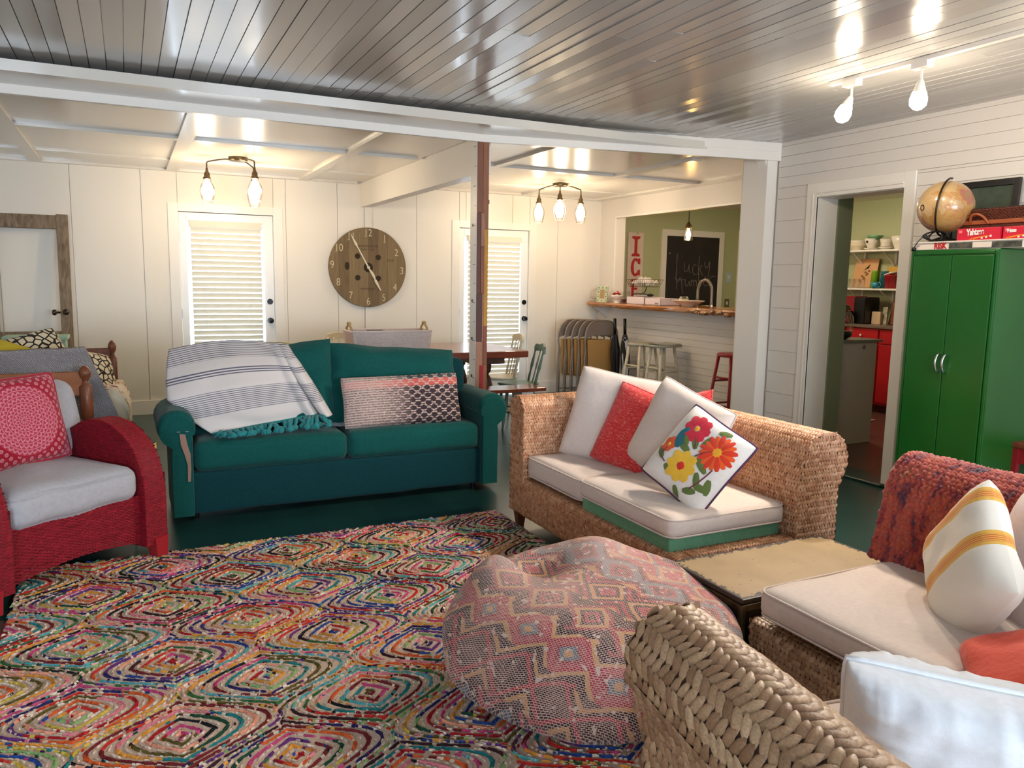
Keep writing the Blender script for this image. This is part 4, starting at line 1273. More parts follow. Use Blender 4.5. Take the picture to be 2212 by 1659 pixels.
# =================================================================== DAYBED WITH QUILTS (behind the red armchair)
M['oak'] = wood('reddish_oak', (104, 54, 30), (140, 78, 44), .45, (4, 4, 1), 5, .1)
M['rail'] = wood('orange_pine', (146, 88, 48), (172, 104, 60), .5, (1, 6, 6), 4, .05)
def turned(mb, x, y, z0, z1, r=.028, n=14):
    h = z1-z0
    prof = [(r*.8, 0), (r, .03*h), (r, .25*h), (r*1.2, .27*h), (r*.6, .30*h), (r*.9, .38*h), (r*1.15, .46*h), (r*.7, .56*h), (r*.55, .62*h), (r*1.1, .65*h), (r*1.1, .86*h), (r*.6, .885*h), (r*.5, .90*h), (r*.95, .93*h), (r*1.05, .955*h), (r*.8, .98*h), (r*.3, h)]
    mb.lathe(prof, (x, y, z0), n)
def daybed():
    t = thing('daybed', 'brown wooden daybed with turned posts piled with quilts and pillows', 'bed', (-.8, 5.95, 0))
    for x, y, z in ((-.255, 5.3, .90), (-.125, 6.55, .955), (-1.4, 5.3, .90), (-1.4, 6.55, .955)):
        mb = MB(); turned(mb, x, y, 0, z, .034 if y < 6 else .028); mb.build('post', M['oak'], t, True)
    MB().box(-1.4, -.27, 5.285, 5.315, .72, .865).build('end_rail', M['rail'], t, bevel=.006)
    MB().box(-1.4, -.14, 6.535, 6.565, .80, .90).build('end_rail', M['oak'], t, bevel=.006)
    mb = MB(); mb.box(-.28, -.24, 5.3, 6.55, .22, .34); mb.box(-1.42, -1.38, 5.3, 6.55, .22, .34); mb.box(-1.4, -.26, 5.3, 5.33, .22, .34); mb.box(-1.4, -.2, 6.52, 6.55, .22, .34)
    mb.build('bed_frame', M['oak'], t, bevel=.004)
    mb = MB(); cushion_mb(mb, -1.36, -.17, 5.34, 6.50, .34, .52, .04, .01); mb.build('mattress', plain('grey_ticking', (150, 146, 142), .9, bump=(60, .2)), t, True)
daybed()
def quiltmat(name, base, line, scale=26, thr=.12, nmix=None):
    t = NT(name); c = t.coord()
    v = t.n('ShaderNodeTexVoronoi', feature='DISTANCE_TO_EDGE', inp={'Vector': c, 'Scale': scale}).outputs[0]
    f = t.math('LESS_THAN', v, thr)
    b = lin(base)
    if nmix: b = t.ramp(t.noise(c, 4, 2), [(.4, base), (.6, nmix)])
    t.base(t.mix(f, b, lin(line))); t.bump(t.noise(c, 60, 3), .4, .004)
    return t.done(.92, 0, .15, .1)
def drape(name, mat, fn, label, cat, n=30, m=30, thick=.012, loc=(0, 0, 0), group=None):
    mb = MB().grid(fn, n, m); o = mb.build(name, mat, smooth=True, loc=loc, label=label, cat=cat, group=group)
    s = o.modifiers.new('solid', 'SOLIDIFY'); s.thickness = thick; s.offset = 0
    return o
t = NT('grey_quilt_cloth'); c = t.coord(scale=(1, 1, 1), rot=(0, .6, .4))
w = t.n('ShaderNodeTexWave', bands_direction='X', inp={'Vector': c, 'Scale': 38, 'Distortion': 9.0, 'Detail': 3}).outputs[1]
t.base(t.ramp(w, [(.2, (134, 128, 132)), (.8, (172, 164, 160))])); t.bump(w, .7, .006); greyq = t.done(.95, 0, .1, .1)
def gq(a, b):
    # big stiff quilt leaning inside the near end rail, falling to the right
    x = -1.35 + 1.10*a + .12*max(0, 1-b)*a; z = .50 + (.47+.03*a)*b - .0*a
    y = 5.42 + .05*mnoise.noise(V(a*3, b*3, 0)) + .10*(1-b)
    if a > .9: x += (.06)*(1-b)
    return V(x, y, z + .015*mnoise.noise(V(a*5, 1, 0)))
drape('quilt', greyq, gq, 'grey textured quilt standing behind the near rail of the daybed', 'quilt', loc=(-.8, 5.45, .5), thick=.03)
blk = quiltmat('black_white_tapestry', (214, 196, 160), (40, 36, 34), 22, .10, (222, 206, 172))
pillow('pillow', blk, frame((-.26, 5.98, .72), (.70, -.55, .38), -.25), .44, .46, .14, seed=101, dent=.04,
       label='black and cream tapestry pillow standing on the daybed by the far post', cat='pillow')
pillow('pillow', blk, frame((-.55, 5.75, .90), (.2, -.75, .6), .3), .42, .40, .12, seed=102,
       label='black and cream tapestry pillow on top of the quilt pile', cat='pillow')
pillow('pillow', plain('mustard_cloth', (190, 168, 44), .9, bump=(80, .3)), frame((-.60, 5.60, .90), (.35, -.65, .62), -.5), .34, .26, .06, seed=103,
       label='mustard yellow cushion sticking out of the quilt pile', cat='pillow')
def cr(a, b):
    # cream and dark red blanket falling over the front edge of the daybed
    y = 5.62+.62*a
    s = b*1.1
    if s < .35: x = -.42 + s; z = .60+.09*sin(min(1, s/.3)*pi/2)+.02*sin(a*6)
    else:
        k = s-.35; x = -.07 + .045*sin(min(1, k*6)*pi/2); z = .69 - k*.85
    if a < .25:
        k2 = 1-a/.25; y = 5.60+.03*sin(k2*pi); z = z*(1-k2) + .36*k2
    return V(x + .012*sin(a*21)*b, y, z + .03*mnoise.noise(V(a*5, b*5, 3)))
t = NT('cream_red_floral_blanket'); c = t.coord(); tc = t.n('ShaderNodeTexCoord'); sp = t.n('ShaderNodeSeparateXYZ', inp={0: tc.outputs['Object']})
f = t.noise(c, 22, 3, .7); fr = t.math('MULTIPLY', t.math('GREATER_THAN', f, .55), t.math('GREATER_THAN', t.math('SINE', t.math('MULTIPLY', sp.outputs[1], 28)), -.1))
t.base(t.mix(fr, lin((226, 208, 176)), lin((140, 60, 56)))); t.bump(t.noise(c, 8, 2), .5, .02); crm = t.done(.92, 0, .1, .2)
drape('blanket', crm, cr, 'cream blanket with dark red flowers falling over the daybed edge', 'blanket', 34, 40, .012, (-.2, 5.9, .4))
white_pl = quiltmat('white_blue_print', (226, 222, 218), (110, 116, 150), 14, .07)
def wq(a, b):
    return V(-1.25+.75*a, 5.55+.25*b, .93 + .05*sin(a*5+b*2) + .035*mnoise.noise(V(a*5, b*4, 7)) - .03*b)
drape('quilt', white_pl, wq, 'crumpled white quilt with blue and pink print on the pile', 'quilt', 30, 20, .02, (-.9, 5.7, .9))
mb = MB(); Mx = frame((-.665, 5.62, .945), (.3, -.7, .55), -.55); cushion_mb(mb, -.19, .19, -.055, .055, -.02, .02, .02, .005, Mx=Mx, wr=.01)
mb.build('folded_cloth', plain('pale_folded_cloth', (214, 208, 190), .9, bump=(80, .3)), smooth=True, label='rolled pale cloth lying across the mustard cushion', cat='cloth', loc=(-.66, 5.62, .94))
MB().ell((-.97, 5.62, .965), .045, .04, .05, 14, 10).build('wooden_finial', plain('orange_lacquer', (190, 104, 40), .3, coat=.5), smooth=True, label='glossy orange wooden ball among the crumpled white quilt', cat='ornament', loc=(-.97, 5.62, .95))

# =================================================================== OLD SCREEN DOOR AND MINT SHELF
def old_door():
    t = thing('old_screen_door', 'weathered wooden screen door frame leaning on the back wall, far left', 'door', (-.9, 8.62, 0))
    wd = wood('weathered_grey_wood', (98, 80, 62), (156, 138, 116), .8, (6, 6, 1), 6, 0, .5)
    R = Matrix.Translation((-.83, 8.55, 0)) @ Matrix.Rotation(radians(-6.2), 4, 'X')
    W = .26
    mb = MB(); mb.box(-W-.12, -W, -.03, .01, 0, 2.03, R); mb.build('stile', wd, t, bevel=.004)
    mb = MB(); mb.box(W-.02, W+.08, -.03, .01, 0, 2.02, R); mb.build('stile', wd, t, bevel=.004)
    mb = MB(); mb.box(-W, W-.02, -.028, .008, 1.88, 2.01, R); mb.box(-W, W-.02, -.028, .008, .78, .90, R); mb.box(-W, W-.02, -.028, .008, 0, .2, R)
    mb.build('rails', wd, t, bevel=.004)
    mb = MB()
    Mk = R @ Matrix.Translation((W+.03, -.03, 1.08)) @ Matrix.Rotation(radians(90), 4, 'X')
    mb.lathe([(.01, 0), (.01, .03), (.026, .04), (.03, .055), (.022, .07), (0, .072)], n=16, M=Mk)
    Mk = R @ Matrix.Translation((W-.02, -.01, 1.08)) @ Matrix.Rotation(radians(-90), 4, 'Y')
    mb.lathe([(.01, 0), (.01, .03), (.026, .04), (.03, .055), (.022, .07), (0, .072)], n=16, M=Mk)
    mb.build('door_knob', plain('dark_brown_knob', (52, 34, 24), .3, .3, coat=.4), t, True)
old_door()
def mint():
    t = thing('mint_cabinet', 'pale mint painted cabinet behind the daybed, only its top edge showing', 'cabinet', (-.72, 8.1, 0))
    m = plain('mint_paint', (160, 190, 164), .5)
    MB().box(-1.0, -.50, 7.95, 8.25, .86, .895).build('top', m, t, bevel=.004)
    MB().box(-.98, -.52, 7.97, 8.23, 0, .86).build('body', m, t)
mint()

# =================================================================== GREEN STEEL CABINET AND WHAT STANDS ON IT
def green_cabinet():
    X0, Y0, Y1, Z = 4.34, 2.715, 3.265, 1.672
    t = thing('steel_cabinet', 'tall glossy bright green metal cabinet against the right wall', 'cabinet', (4.6, 3.0, 0))
    g = NT('green_enamel'); c = g.coord(scale=(1, 1, .5)); f = g.noise(c, 3, 4); g.base(g.ramp(f, [(.3, (16, 84, 24)), (.7, (22, 94, 30))]))
    g.bump(g.noise(g.coord(), 4, 3), .12, .01); gm = g.done(.3, 0, .5, 0, .15)
    MB().box(X0+.012, 4.86, Y0, Y1, .05, Z).build('body', gm, t, bevel=.006)
    mb = MB(); mb.box(X0+.03, 4.84, Y0+.02, Y1-.02, 0, .05); mb.build('plinth', gm, t)
    ym = (Y0+Y1)/2
    for a, b, s in ((Y0+.028, ym-.002, 1), (ym+.002, Y1-.028, -1)):
        d = MB().box(X0, X0+.014, a, b, .09, Z-.035).build('door', gm, t, bevel=.004)
        yy = (b-.02) if s == 1 else (a+.02)
        mb = MB(); pts = [V(X0, yy, 1.055), V(X0-.022, yy, 1.05), V(X0-.032, yy+.004, 1.02), V(X0-.032, yy+.004, .98), V(X0-.022, yy, .95), V(X0, yy, .945)]
        mb.tube(chaikin(pts, 2), .007, 8); mb.build('handle', plain('chrome', (200, 200, 200), .15, 1), d, True)
    mb = MB()
    for y in (Y0+.006, Y1-.022): mb.box(X0+.004, X0+.014, y, y+.016, .08, Z-.01)
    mb.box(X0+.004, X0+.014, Y0+.024, Y1-.024, Z-.028, Z-.012)
    mb.build('front_frame', gm, t, bevel=.003)
green_cabinet()
CT = 1.673
M['boxwhite'] = plain('white_card', (222, 210, 196), .6)
M['redcard'] = plain('crimson_card', (196, 26, 52), .4, var=(12, (206, 34, 60)))
M['redink'] = plain('red_ink', (178, 26, 34), .5)
M['whiteink'] = plain('white_ink', (238, 226, 220), .5)
def war_box():
    t = thing('board_game_box', 'flat wide white game box with red lettering directly on the green cabinet', 'box', (4.55, 2.98, CT))
    X0, X1, Y0, Y1 = 4.345, 4.80, 2.60, 3.255
    MB().box(X0+.01, X1, Y0, Y1, CT, CT+.042).build('box_body', M['boxwhite'], t, bevel=.002)
    art = NT('dark_battle_art'); c = art.coord(); art.base(art.ramp(art.noise(c, 26, 4, .6), [(.3, (34, 36, 38)), (.5, (72, 74, 66)), (.7, (120, 108, 90))])); am = art.done(.5)
    MB().box(X0+.008, X0+.0102, Y0+.005, 3.025, CT+.003, CT+.036).build('cover_art', am, t)
    MB().box(X0+.006, X0+.0102, 2.77, 2.88, CT+.006, CT+.038).build('label_patch', M['boxwhite'], t)
    MB().box(X0+.002, X1+.004, Y0-.004, Y1+.004, CT+.040, CT+.048).build('lid', M['boxwhite'], t, bevel=.002)
    text_mesh('lettering', 'RISK', M['redink'], wallframe(X0+.0085, 3.080, CT+.020, '-X'), .047, t, .0012, bold=.0016, sx=.84)
    text_mesh('small_lettering', 'RISK', plain('grey_ink', (120, 104, 92), .6), wallframe(X0+.0095, 3.225, CT+.024, '-X'), .012, t, .0006)
war_box()
def dice_box(y0, y1, x0, x1, lab, z=CT+.048, h=.068):
    t = thing('dice_game_box', lab, 'box', ((x0+x1)/2, (y0+y1)/2, z), group='red dice game boxes')
    MB().box(x0, x1, y0, y1, z, z+h).build('box_body', M['redcard'], t, bevel=.002)
    L = y1-y0; yc = (y0+y1)/2
    text_mesh('lettering', 'Yahtzee', M['whiteink'], wallframe(x0-.0022, yc+.015, z+h*.66, '-X') @ Matrix.Rotation(radians(3), 4, 'Z'), .050*L/.25, t, .0012, bold=.0016, sx=.62)
    mb = MB()
    for k in range(2): mb.tube([V(x0-.0005, yc+.045-.02*k-.10*s, z+.003+.019*s**.6) for s in [i/8 for i in range(9)]], .003-.001*k, 5)
    mb.build('swoosh', plain('orange_ink', (230, 140, 40), .5), t)
    mb = MB()
    for k, yy in enumerate((-.03, -.055, -.08)): mb.box(x0-.002, x0+.001, yc+yy, yc+yy+.010, z+.006+.004*k, z+.018+.004*k)
    mb.build('dice_print', M['whiteink'], t)
    MB().box(x0-.0015, x0+.001, y1-.03, y1-.012, z+h-.026, z+h-.010).build('corner_label', plain('pale_red_ink', (226, 120, 130), .5), t)
dice_box(2.735, 2.985, 4.36, 4.50, 'crimson dice game box in front of the wicker suitcase, nearer the globe')
dice_box(2.60, 2.725, 4.372, 4.50, 'crimson dice game box at the right end behind the first one')
def suitcase():
    t = thing('wicker_suitcase', 'brown wicker suitcase with leather straps lying behind the red game boxes', 'suitcase', (4.66, 2.86, CT+.048))
    z = CT+.049; X0, X1, Y0, Y1 = 4.52, 4.80, 2.62, 3.09
    wm = strandmat('brown_wicker', [(92, 42, 26), (108, 52, 32), (80, 36, 22)], .5, .4)
    u = MB().box(X0, X1, Y0, Y1, z, z+.19); 
    c = u.build('body', plain('brown_wicker_core', (80, 38, 24), .6), t, bevel=.01)
    s = MB(); weave(s, lambda a, b: V(X0, Y1-a, z+b), Y1-Y0, .10, .022, .009, .003, 'basket'); weave(s, lambda a, b: V(X0-.004, Y1-a, z+.115+b), Y1-Y0, .07, .022, .009, .003, 'basket')
    weave(s, lambda a, b: V(X0+b, Y1-a, z+.19), Y1-Y0, X1-X0, .022, .009, .003, 'basket')
    s.build('weave', wm, t, True)
    lea = plain('tan_leather', (150, 78, 40), .4, bump=(60, .2), coat=.2)
    mb = MB(); mb.box(X0-.010, X0, Y0, Y1, z+.098, z+.122); mb.build('leather_band', lea, t, bevel=.003)
    mb = MB(); mb.tube(chaikin([V(X0-.008, 3.01, z+.11), V(X0-.03, 3.0, z+.15), V(X0-.034, 2.96, z+.16), V(X0-.03, 2.92, z+.14), V(X0-.01, 2.90, z+.10)], 2), .008, 6)
    mb.tube(chaikin([V(X0-.01, 3.02, z+.06), V(X0-.03, 3.0, z+.03), V(X0-.034, 2.96, z+.03), V(X0-.03, 2.92, z+.06)], 2), .007, 6); mb.build('strap', lea, t, True)
    mb = MB(); mb.ell((X0-.02, 3.0, z+.062), .006, .016, .012); mb.ell((X0-.015, 2.965, z+.055), .006, .010, .010); mb.build('buckle', plain('brass', (200, 160, 110), .25, .9), t, True)
suitcase()
def globe():
    t = thing('globe', 'antique toned globe on a dark stand on top of the green cabinet', 'globe', (4.50, 3.17, CT+.048))
    c = V(4.50, 3.165, 1.935); R = .157; z = CT+.048
    g = NT('antique_globe_map'); co = g.coord('Object', (1, 1, 1), (.3, .2, .4))
    land = g.ramp(g.noise(co, 4.2, 5, .6, .3), [(.0, (176, 146, 100)), (.50, (184, 154, 110)), (.515, (172, 122, 80)), (.55, (180, 146, 80)), (.60, (170, 96, 84)), (.66, (140, 124, 74)), (.72, (84, 108, 112))])
    g.base(land); mat = g.done(.28, 0, .5, 0, .4)
    mb = MB().ell((0, 0, 0), R, R, R, 48, 32); o = mb.build('globe_ball', mat, t, True, local=True)
    o.location = (0, 0, c.z-z); MW[o.name] = MW[t.name] @ Matrix.Translation((0, 0, c.z-z))
    brz = plain('dark_bronze', (60, 46, 30), .35, .8)
    ax = V(0, -.12, 1).normalized(); side = V(-.93, -.30, 0).normalized(); side = (side - ax*side.dot(ax)).normalized()
    pts = [c + (ax*cos(a)+side*sin(a))*(R+.014) for a in [pi*i/28-.02 for i in range(29)]]
    mb = MB(); mb.tube(pts, .006, 8); mb.build('meridian', brz, t, True)
    mb = MB(); mb.lathe([(.085, 0), (.09, .008), (.07, .02), (.02, .035), (.014, .06), (.014, .075)], (c.x, c.y, z), 24)
    mb.build('base', M['black'], t, True)
    mb = MB(); q = c + side*.0
    Mx = frame(c + V(-.95, .33, -.05).normalized()*(R+.001), V(-.95, .33, -.05))
    mb.tube([Mx @ V(.016*cos(a), .016*sin(a), 0) for a in [2*pi*i/16 for i in range(17)]], .003, 6); mb.build('pole_ring', brz, t, True)
globe()
mb = MB(); rg = random.Random(4); pts = []
for k in range(60):
    a = k*.55; r = .055+.02*sin(k*.9); pts.append(V(4.405+.012*sin(k*.7)-.0, 3.15+r*cos(a)*1.2, CT+.085+.028*sin(a)+.0*k))
pts += [V(4.39, 3.20, CT+.10), V(4.36, 3.215, CT+.07), V(4.345, 3.225, CT+.05), V(4.335, 3.235, CT+.02), V(4.33, 3.235, CT+.0)]
mb.tube(chaikin(pts, 1), .0035, 6); mb.box(4.318, 4.335, 3.222, 3.242, CT-.006, CT+.016)
mb.build('power_cord', M['black'], smooth=True, label='black power cord coiled below the globe with its plug hanging', cat='cord', loc=(4.4, 3.18, CT+.05))
def picture():
    t = thing('framed_picture', 'black framed dark picture leaning on the wall behind the suitcase', 'picture', (4.87, 3.05, CT+.05))
    R = Matrix.Translation((4.845, 0, CT+.002)) @ Matrix.Rotation(radians(4), 4, 'Y')
    mb = MB(); y0, y1, h = 2.955, 3.40, .445
    mb.box(-.012, .008, y0, y0+.04, 0, h, R); mb.box(-.012, .008, y1-.04, y1, 0, h, R); mb.box(-.012, .008, y0+.04, y1-.04, h-.04, h, R); mb.box(-.012, .008, y0+.04, y1-.04, 0, .04, R)
    mb.build('frame', plain('black_frame', (16, 15, 14), .4), t, bevel=.002)
    MB().box(.0, .004, y0+.04, y1-.04, .04, h-.04, R).build('glazed_print', plain('dark_green_print', (60, 72, 60), .15, var=(18, (74, 84, 70)), coat=.5), t)
picture()
# red stool at the right edge beside the cabinet
def small_red():
    t = thing('painted_stool', 'small red painted stool at the right edge beside the green cabinet', 'stool', (4.78, 2.52, 0))
    MB().box(4.64, 4.89, 2.42, 2.735, .52, .555).build('seat', wood('brown_top', (110, 56, 36), (140, 70, 44), .4, (1, 6, 1)), t, bevel=.008)
    for x in (4.67, 4.85):
        for y in (2.44, 2.70):
            mb = MB(); mb.cone((x+(0 if x > 4.7 else -.01), y+(.03 if y > 2.6 else -.03), 0), (x, y, .52), .02, .028, 4); mb.build('leg', M['redp'], t)
    MB().box(4.66, 4.87, 2.43, 2.715, .43, .52).build('apron', M['redp'], t)
small_red()
# track light
M['lampwhite'] = plain('white_lamp_enamel', (236, 230, 222), .3)
M['bulb'] = emis('glowing_bulb', (255, 236, 208), 130)
def track():
    t = thing('track_light', 'white ceiling track light with two glowing spot bulbs and two added unseen ones', 'track light', (3.68, 2.8, ZC))
    MB().box(3.665, 3.70, .9, 3.37, ZC-.024, ZC-.001).build('track_bar', M['lampwhite'], t, bevel=.002)
    for y, tilt, pw in ((3.22, (-.35, .2), 100), (2.79, (.05, .1), 88), (1.9, (-.5, .1), 30), (1.05, (-.5, .0), 8)):  # last two heads are unseen, added as fill for the seating
        mb = MB(); mb.box(3.655, 3.71, y-.045, y+.045, ZC-.055, ZC-.022); mb.cone((3.6825, y, ZC-.055), (3.6825, y, ZC-.115), .007, .007, 8)
        s = mb.build('spot_head', M['lampwhite'], t)
        c0 = V(3.6825, y, ZC-.11); d = V(tilt[0], tilt[1], -1).normalized()
        Mx = Matrix.Translation(c0) @ d.to_track_quat('Z', 'Y').to_matrix().to_4x4()
        mb = MB(); mb.lathe([(.012, 0), (.02, .02), (.028, .045), (.034, .06)], n=18, M=Mx, close=True); mb.build('socket', M['lampwhite'], s, True)
        mb = MB(); mb.lathe([(.016, .035), (.036, .07), (.043, .095), (.04, .125), (.02, .145), (0, .15)], n=20, M=Mx); mb.build('bulb', M['bulb'], s, True)
        l = bpy.data.lights.new('track_spot', 'SPOT'); l.energy = pw; l.color = (1.0, .87, .75); l.spot_size = radians(142); l.spot_blend = 1.0; l.shadow_soft_size = .05
        lo = bpy.data.objects.new('track_spot', l); COL.objects.link(lo); lo.location = c0 + d*.17; aim = V(2.1, y-.1, .3)-lo.location; lo.rotation_euler = (-aim).to_track_quat('Z', 'Y').to_euler()
track()

# =================================================================== COLLAGE POST
def post():
    t = thing('wooden_post', 'narrow post clad in red brown offcuts with a yardstick, in front of the dining table', 'post', (2.43, 5.46, 0))
    X0, X1, Y0, Y1 = 2.374, 2.468, 5.435, 5.56
    MB().box(X0+.004, X1-.004, Y0+.008, Y1, 0, 2.474).build('core', plain('raw_pine', (150, 104, 72), .6), t)
    MB().box(X0-.002, X0+.006, Y0+.006, Y1, 0, 2.474).build('painted_side', M['trim'], t, label='white painted side with black ruler ticks')
    mb = MB()
    for k in range(14):
        z = .55+.145*k; mb.box(X0-.003, X0-.0015, Y0+.02, Y0+(.07 if k % 2 else .045), z, z+.004)
    for z in (.70, .99, 1.28, 1.85): 
        mb.box(X0-.003, X0-.0015, Y0+.06, Y0+.09, z, z+.022)
    mb.build('ruler_print', M['black'], t)
    cs = {'a': (132, 74, 46), 'b': (98, 46, 32), 'c': (150, 92, 60), 'd': (168, 116, 90), 'e': (196, 140, 40), 'f': (160, 26, 34), 'g': (140, 78, 52), 'h': (84, 42, 32)}
    ms = {k: wood('offcut_'+n, tuple(int(x*.85) for x in cs[k]), cs[k], .5, (6, 6, 1), 7, 0, .1) for k, n in zip('abcdefgh', ('chestnut', 'mahogany', 'brown', 'pinkish', 'ochre', 'crimson', 'russet', 'dark_red'))}
    lay = [(0, .5, 1.95, 2.474, 'a'), (.5, 1, 1.83, 2.474, 'c'), (0, .34, 1.35, 1.95, 'b'), (.34, .66, 1.70, 1.95, 'd'), (.34, .66, 1.35, 1.70, 'g'), (.66, 1, 1.10, 1.83, 'e'), (0, .5, .98, 1.35, 'h'), (.5, .66, .98, 1.35, 'd'),
           (0, .58, .50, .98, 'd'), (.58, .66, .98, 1.1, 'g'), (.66, 1, .80, 1.10, 'g'), (.34, .66, .30, .80, 'f'), (.66, 1, 0, .80, 'c'), (0, .34, 0, .50, 'a'), (.34, .66, 0, .30, 'b')]
    w = X1-X0
    for a, b, z0, z1, k in lay:
        MB().box(X0+a*w+.0006, X0+b*w-.0006, Y0-random.uniform(0, .006)-(.004 if k == 'f' else 0), Y0+.01, z0+.001, z1-.001).build('offcut', ms[k], t, bevel=.0015)
    MB().box(X1-.002, X1+.010, Y0+.01, Y0+.02, 2.02, 2.05).build('hook', M['black'], t)
post()

# =================================================================== WALL CLOCK
def clock():
    C = (2.49, YB-.02, 1.571); R = .452
    t = thing('wall_clock', 'big round wooden cable drum clock on the back wall reading five to five', 'clock', C)
    F = wallframe(*C)
    n = NT('drum_wood'); c = n.coord('Object'); sp = n.n('ShaderNodeSeparateXYZ', inp={0: c})
    pl = n.math('FLOOR', n.math('MULTIPLY', n.math('ADD', sp.outputs[0], .452), 8.8))
    wn = n.n('ShaderNodeTexWhiteNoise', noise_dimensions='1D', inp={'W': pl})
    gr = n.noise(n.coord(scale=(14, 1, 1.2)), 4, 5, .6)
    f = n.math('ADD', n.math('MULTIPLY', wn.outputs[0], .35), n.math('MULTIPLY', gr, .75))
    col = n.ramp(f, [(.25, (102, 84, 58)), (.55, (126, 106, 76)), (.85, (142, 122, 90))])
    gap = n.math('LESS_THAN', n.math('ABSOLUTE', n.math('SUBTRACT', n.math('FRACT', n.math('MULTIPLY', n.math('ADD', sp.outputs[0], .452), 8.8)), .5)), .492)
    n.base(n.mix(gap, lin((58, 44, 28)), col)); n.bump(f, .2, .003)
    mb = MB(); mb.lathe([(R, -.005), (R, .022), (R-.004, .026)], n=96, M=F, close=True)
    N = 96; mb.add([F @ V((R-.004)*cos(2*pi*i/N), (R-.004)*sin(2*pi*i/N), .026) for i in range(N)], [tuple(range(N))])
    mb.build('face', n.done(.75), t)
    dk = plain('dark_hole_wood', (48, 34, 20), .8)
    mb = MB()
    for x, y, rx, ry in ((-.278, .28, .07, .07), (.26, .26, .07, .07), (-.275, -.26, .07, .07), (.26, -.27, .07, .07), (-.545, .03, .06, .1), (0, 0, .12, .12)):
        N = 28; mb.add([F @ V(R*(x+rx*cos(2*pi*i/N)), R*(y+ry*sin(2*pi*i/N)), .0265) for i in range(N)], [tuple(range(N))])
    mb.build('drum_holes', dk, t)
    wi = plain('ivory_paint', (218, 206, 172), .6)
    P = {12: (0, .86), 1: (.43, .73), 2: (.74, .385), 3: (.885, -.075), 4: (.70, -.50), 5: (.40, -.765), 6: (-.005, -.86), 7: (-.46, -.71), 8: (-.77, -.38), 9: (-.92, .05), 10: (-.745, .47), 11: (-.435, .76)}
    for k, (x, y) in P.items():
        o = text_mesh('numeral', str(k), wi, F @ Matrix.Translation((R*x, R*y, .0272)), .118, t, .0008, bold=-.0012, sx=.82)
    mb = MB()
    for k, (x, y) in P.items():            # slab feet of the ones
        if k in (1, 12, 11, 10):
            xo = 0 if k == 1 else (-.033 if k != 11 else -.028)
            mb.box(R*x+xo-.014, R*x+xo+.014, R*y-.0405, R*y-.036, .0265, .0282, F)
    mb.build('numeral_serifs', wi, t)
    st = plain('faded_stamp_ink', (70, 54, 38), .8)
    text_mesh('stamp', 'southwire inc', st, F @ Matrix.Translation((.005, .245, .0268)), .042, t, .0003)
    text_mesh('stamp', 'made in usa', st, F @ Matrix.Translation((-.01, .205, .0268)), .034, t, .0003)
    text_mesh('stamp', 'southwire', st, F @ Matrix.Translation((-.01, -.245, .0268)) @ Matrix.Rotation(pi, 4, 'Z'), .042, t, .0003)
    text_mesh('stamp', '00270', st, F @ Matrix.Translation((.26, .085, .0268)), .034, t, .0003)
    def hand(pts, nm, dz):
        mb = MB(); mb.prism([(R*x, R*y) for x, y in pts], F @ Matrix.Translation((0, 0, dz)), .003); mb.build(nm, plain('cream_hand', (228, 216, 190), .5), t)
    d = V(-.456, .83).normalized(); q = V(-d.y, d.x)
    def pt(a, b): v = d*a+q*b; return (v.x, v.y)
    hand([pt(.945, .004), pt(.75, .022), pt(.66, .034), pt(.6, .014), pt(0, .018), pt(-.34, .012), pt(-.37, .034), pt(-.45, .03), pt(-.655, .01), pt(-.66, -.01), pt(-.45, -.03), pt(-.37, -.034), pt(-.34, -.012), pt(0, -.018), pt(.6, -.014), pt(.66, -.034), pt(.75, -.022), pt(.945, -.004)], 'minute_hand', .034)
    hand([(.0, .02), (.03, -.02), (.15, -.16), (.19, -.30), (.12, -.25), (.09, -.2), (-.01, -.02)], 'hour_hand', .030)
    mb = MB(); mb.lathe([(.017, .026), (.017, .04), (.008, .043), (0, .043)], n=18, M=F); mb.build('hub', wi, t)
clock()

# =================================================================== DINING TABLE AND SEATS
M['redwood'] = wood('red_stained_wood', (112, 48, 28), (140, 66, 40), .3, (1, 7, 7), 4, .4, .06)
M['darkwood'] = wood('dark_walnut', (62, 32, 20), (84, 46, 30), .4, (3, 3, 1), 5, .2)
def table():
    t = thing('dining_table', 'long red stained wood dining table behind the green sofa', 'table', (2.15, 7.25, 0))
    MB().box(.82, 3.50, 6.72, 7.84, .705, .77).build('table_top', M['redwood'], t, bevel=.008)
    for x in (1.25, 3.12):
        mb = MB()
        for y in (6.95, 7.6):
            mb.lathe([(.05, .06), (.06, .12), (.052, .2), (.085, .28), (.095, .40), (.07, .50), (.05, .53), (.075, .56), (.08, .64)], (x, y, 0), 18)
        mb.box(x-.16, x+.16, 6.80, 7.75, .64, .706); mb.box(x-.09, x+.09, 6.82, 7.74, 0, .065)
        mb.build('trestle', M['darkwood'], t, bevel=.004)
    MB().box(1.3, 3.1, 7.24, 7.30, .22, .30).build('stretcher', M['darkwood'], t, bevel=.004)
table()
def bench():
    t = thing('bench', 'low bench with dark wood top and white legs in front of the dining table', 'bench', (2.7, 6.5, 0))
    MB().box(1.9, 3.52, 6.38, 6.66, .415, .45).build('bench_top', M['redwood'], t, bevel=.006)
    for x in (2.05, 3.28): MB().box(x, x+.12, 6.42, 6.62, 0, .415).build('leg', M['trim'], t, bevel=.004)
bench()
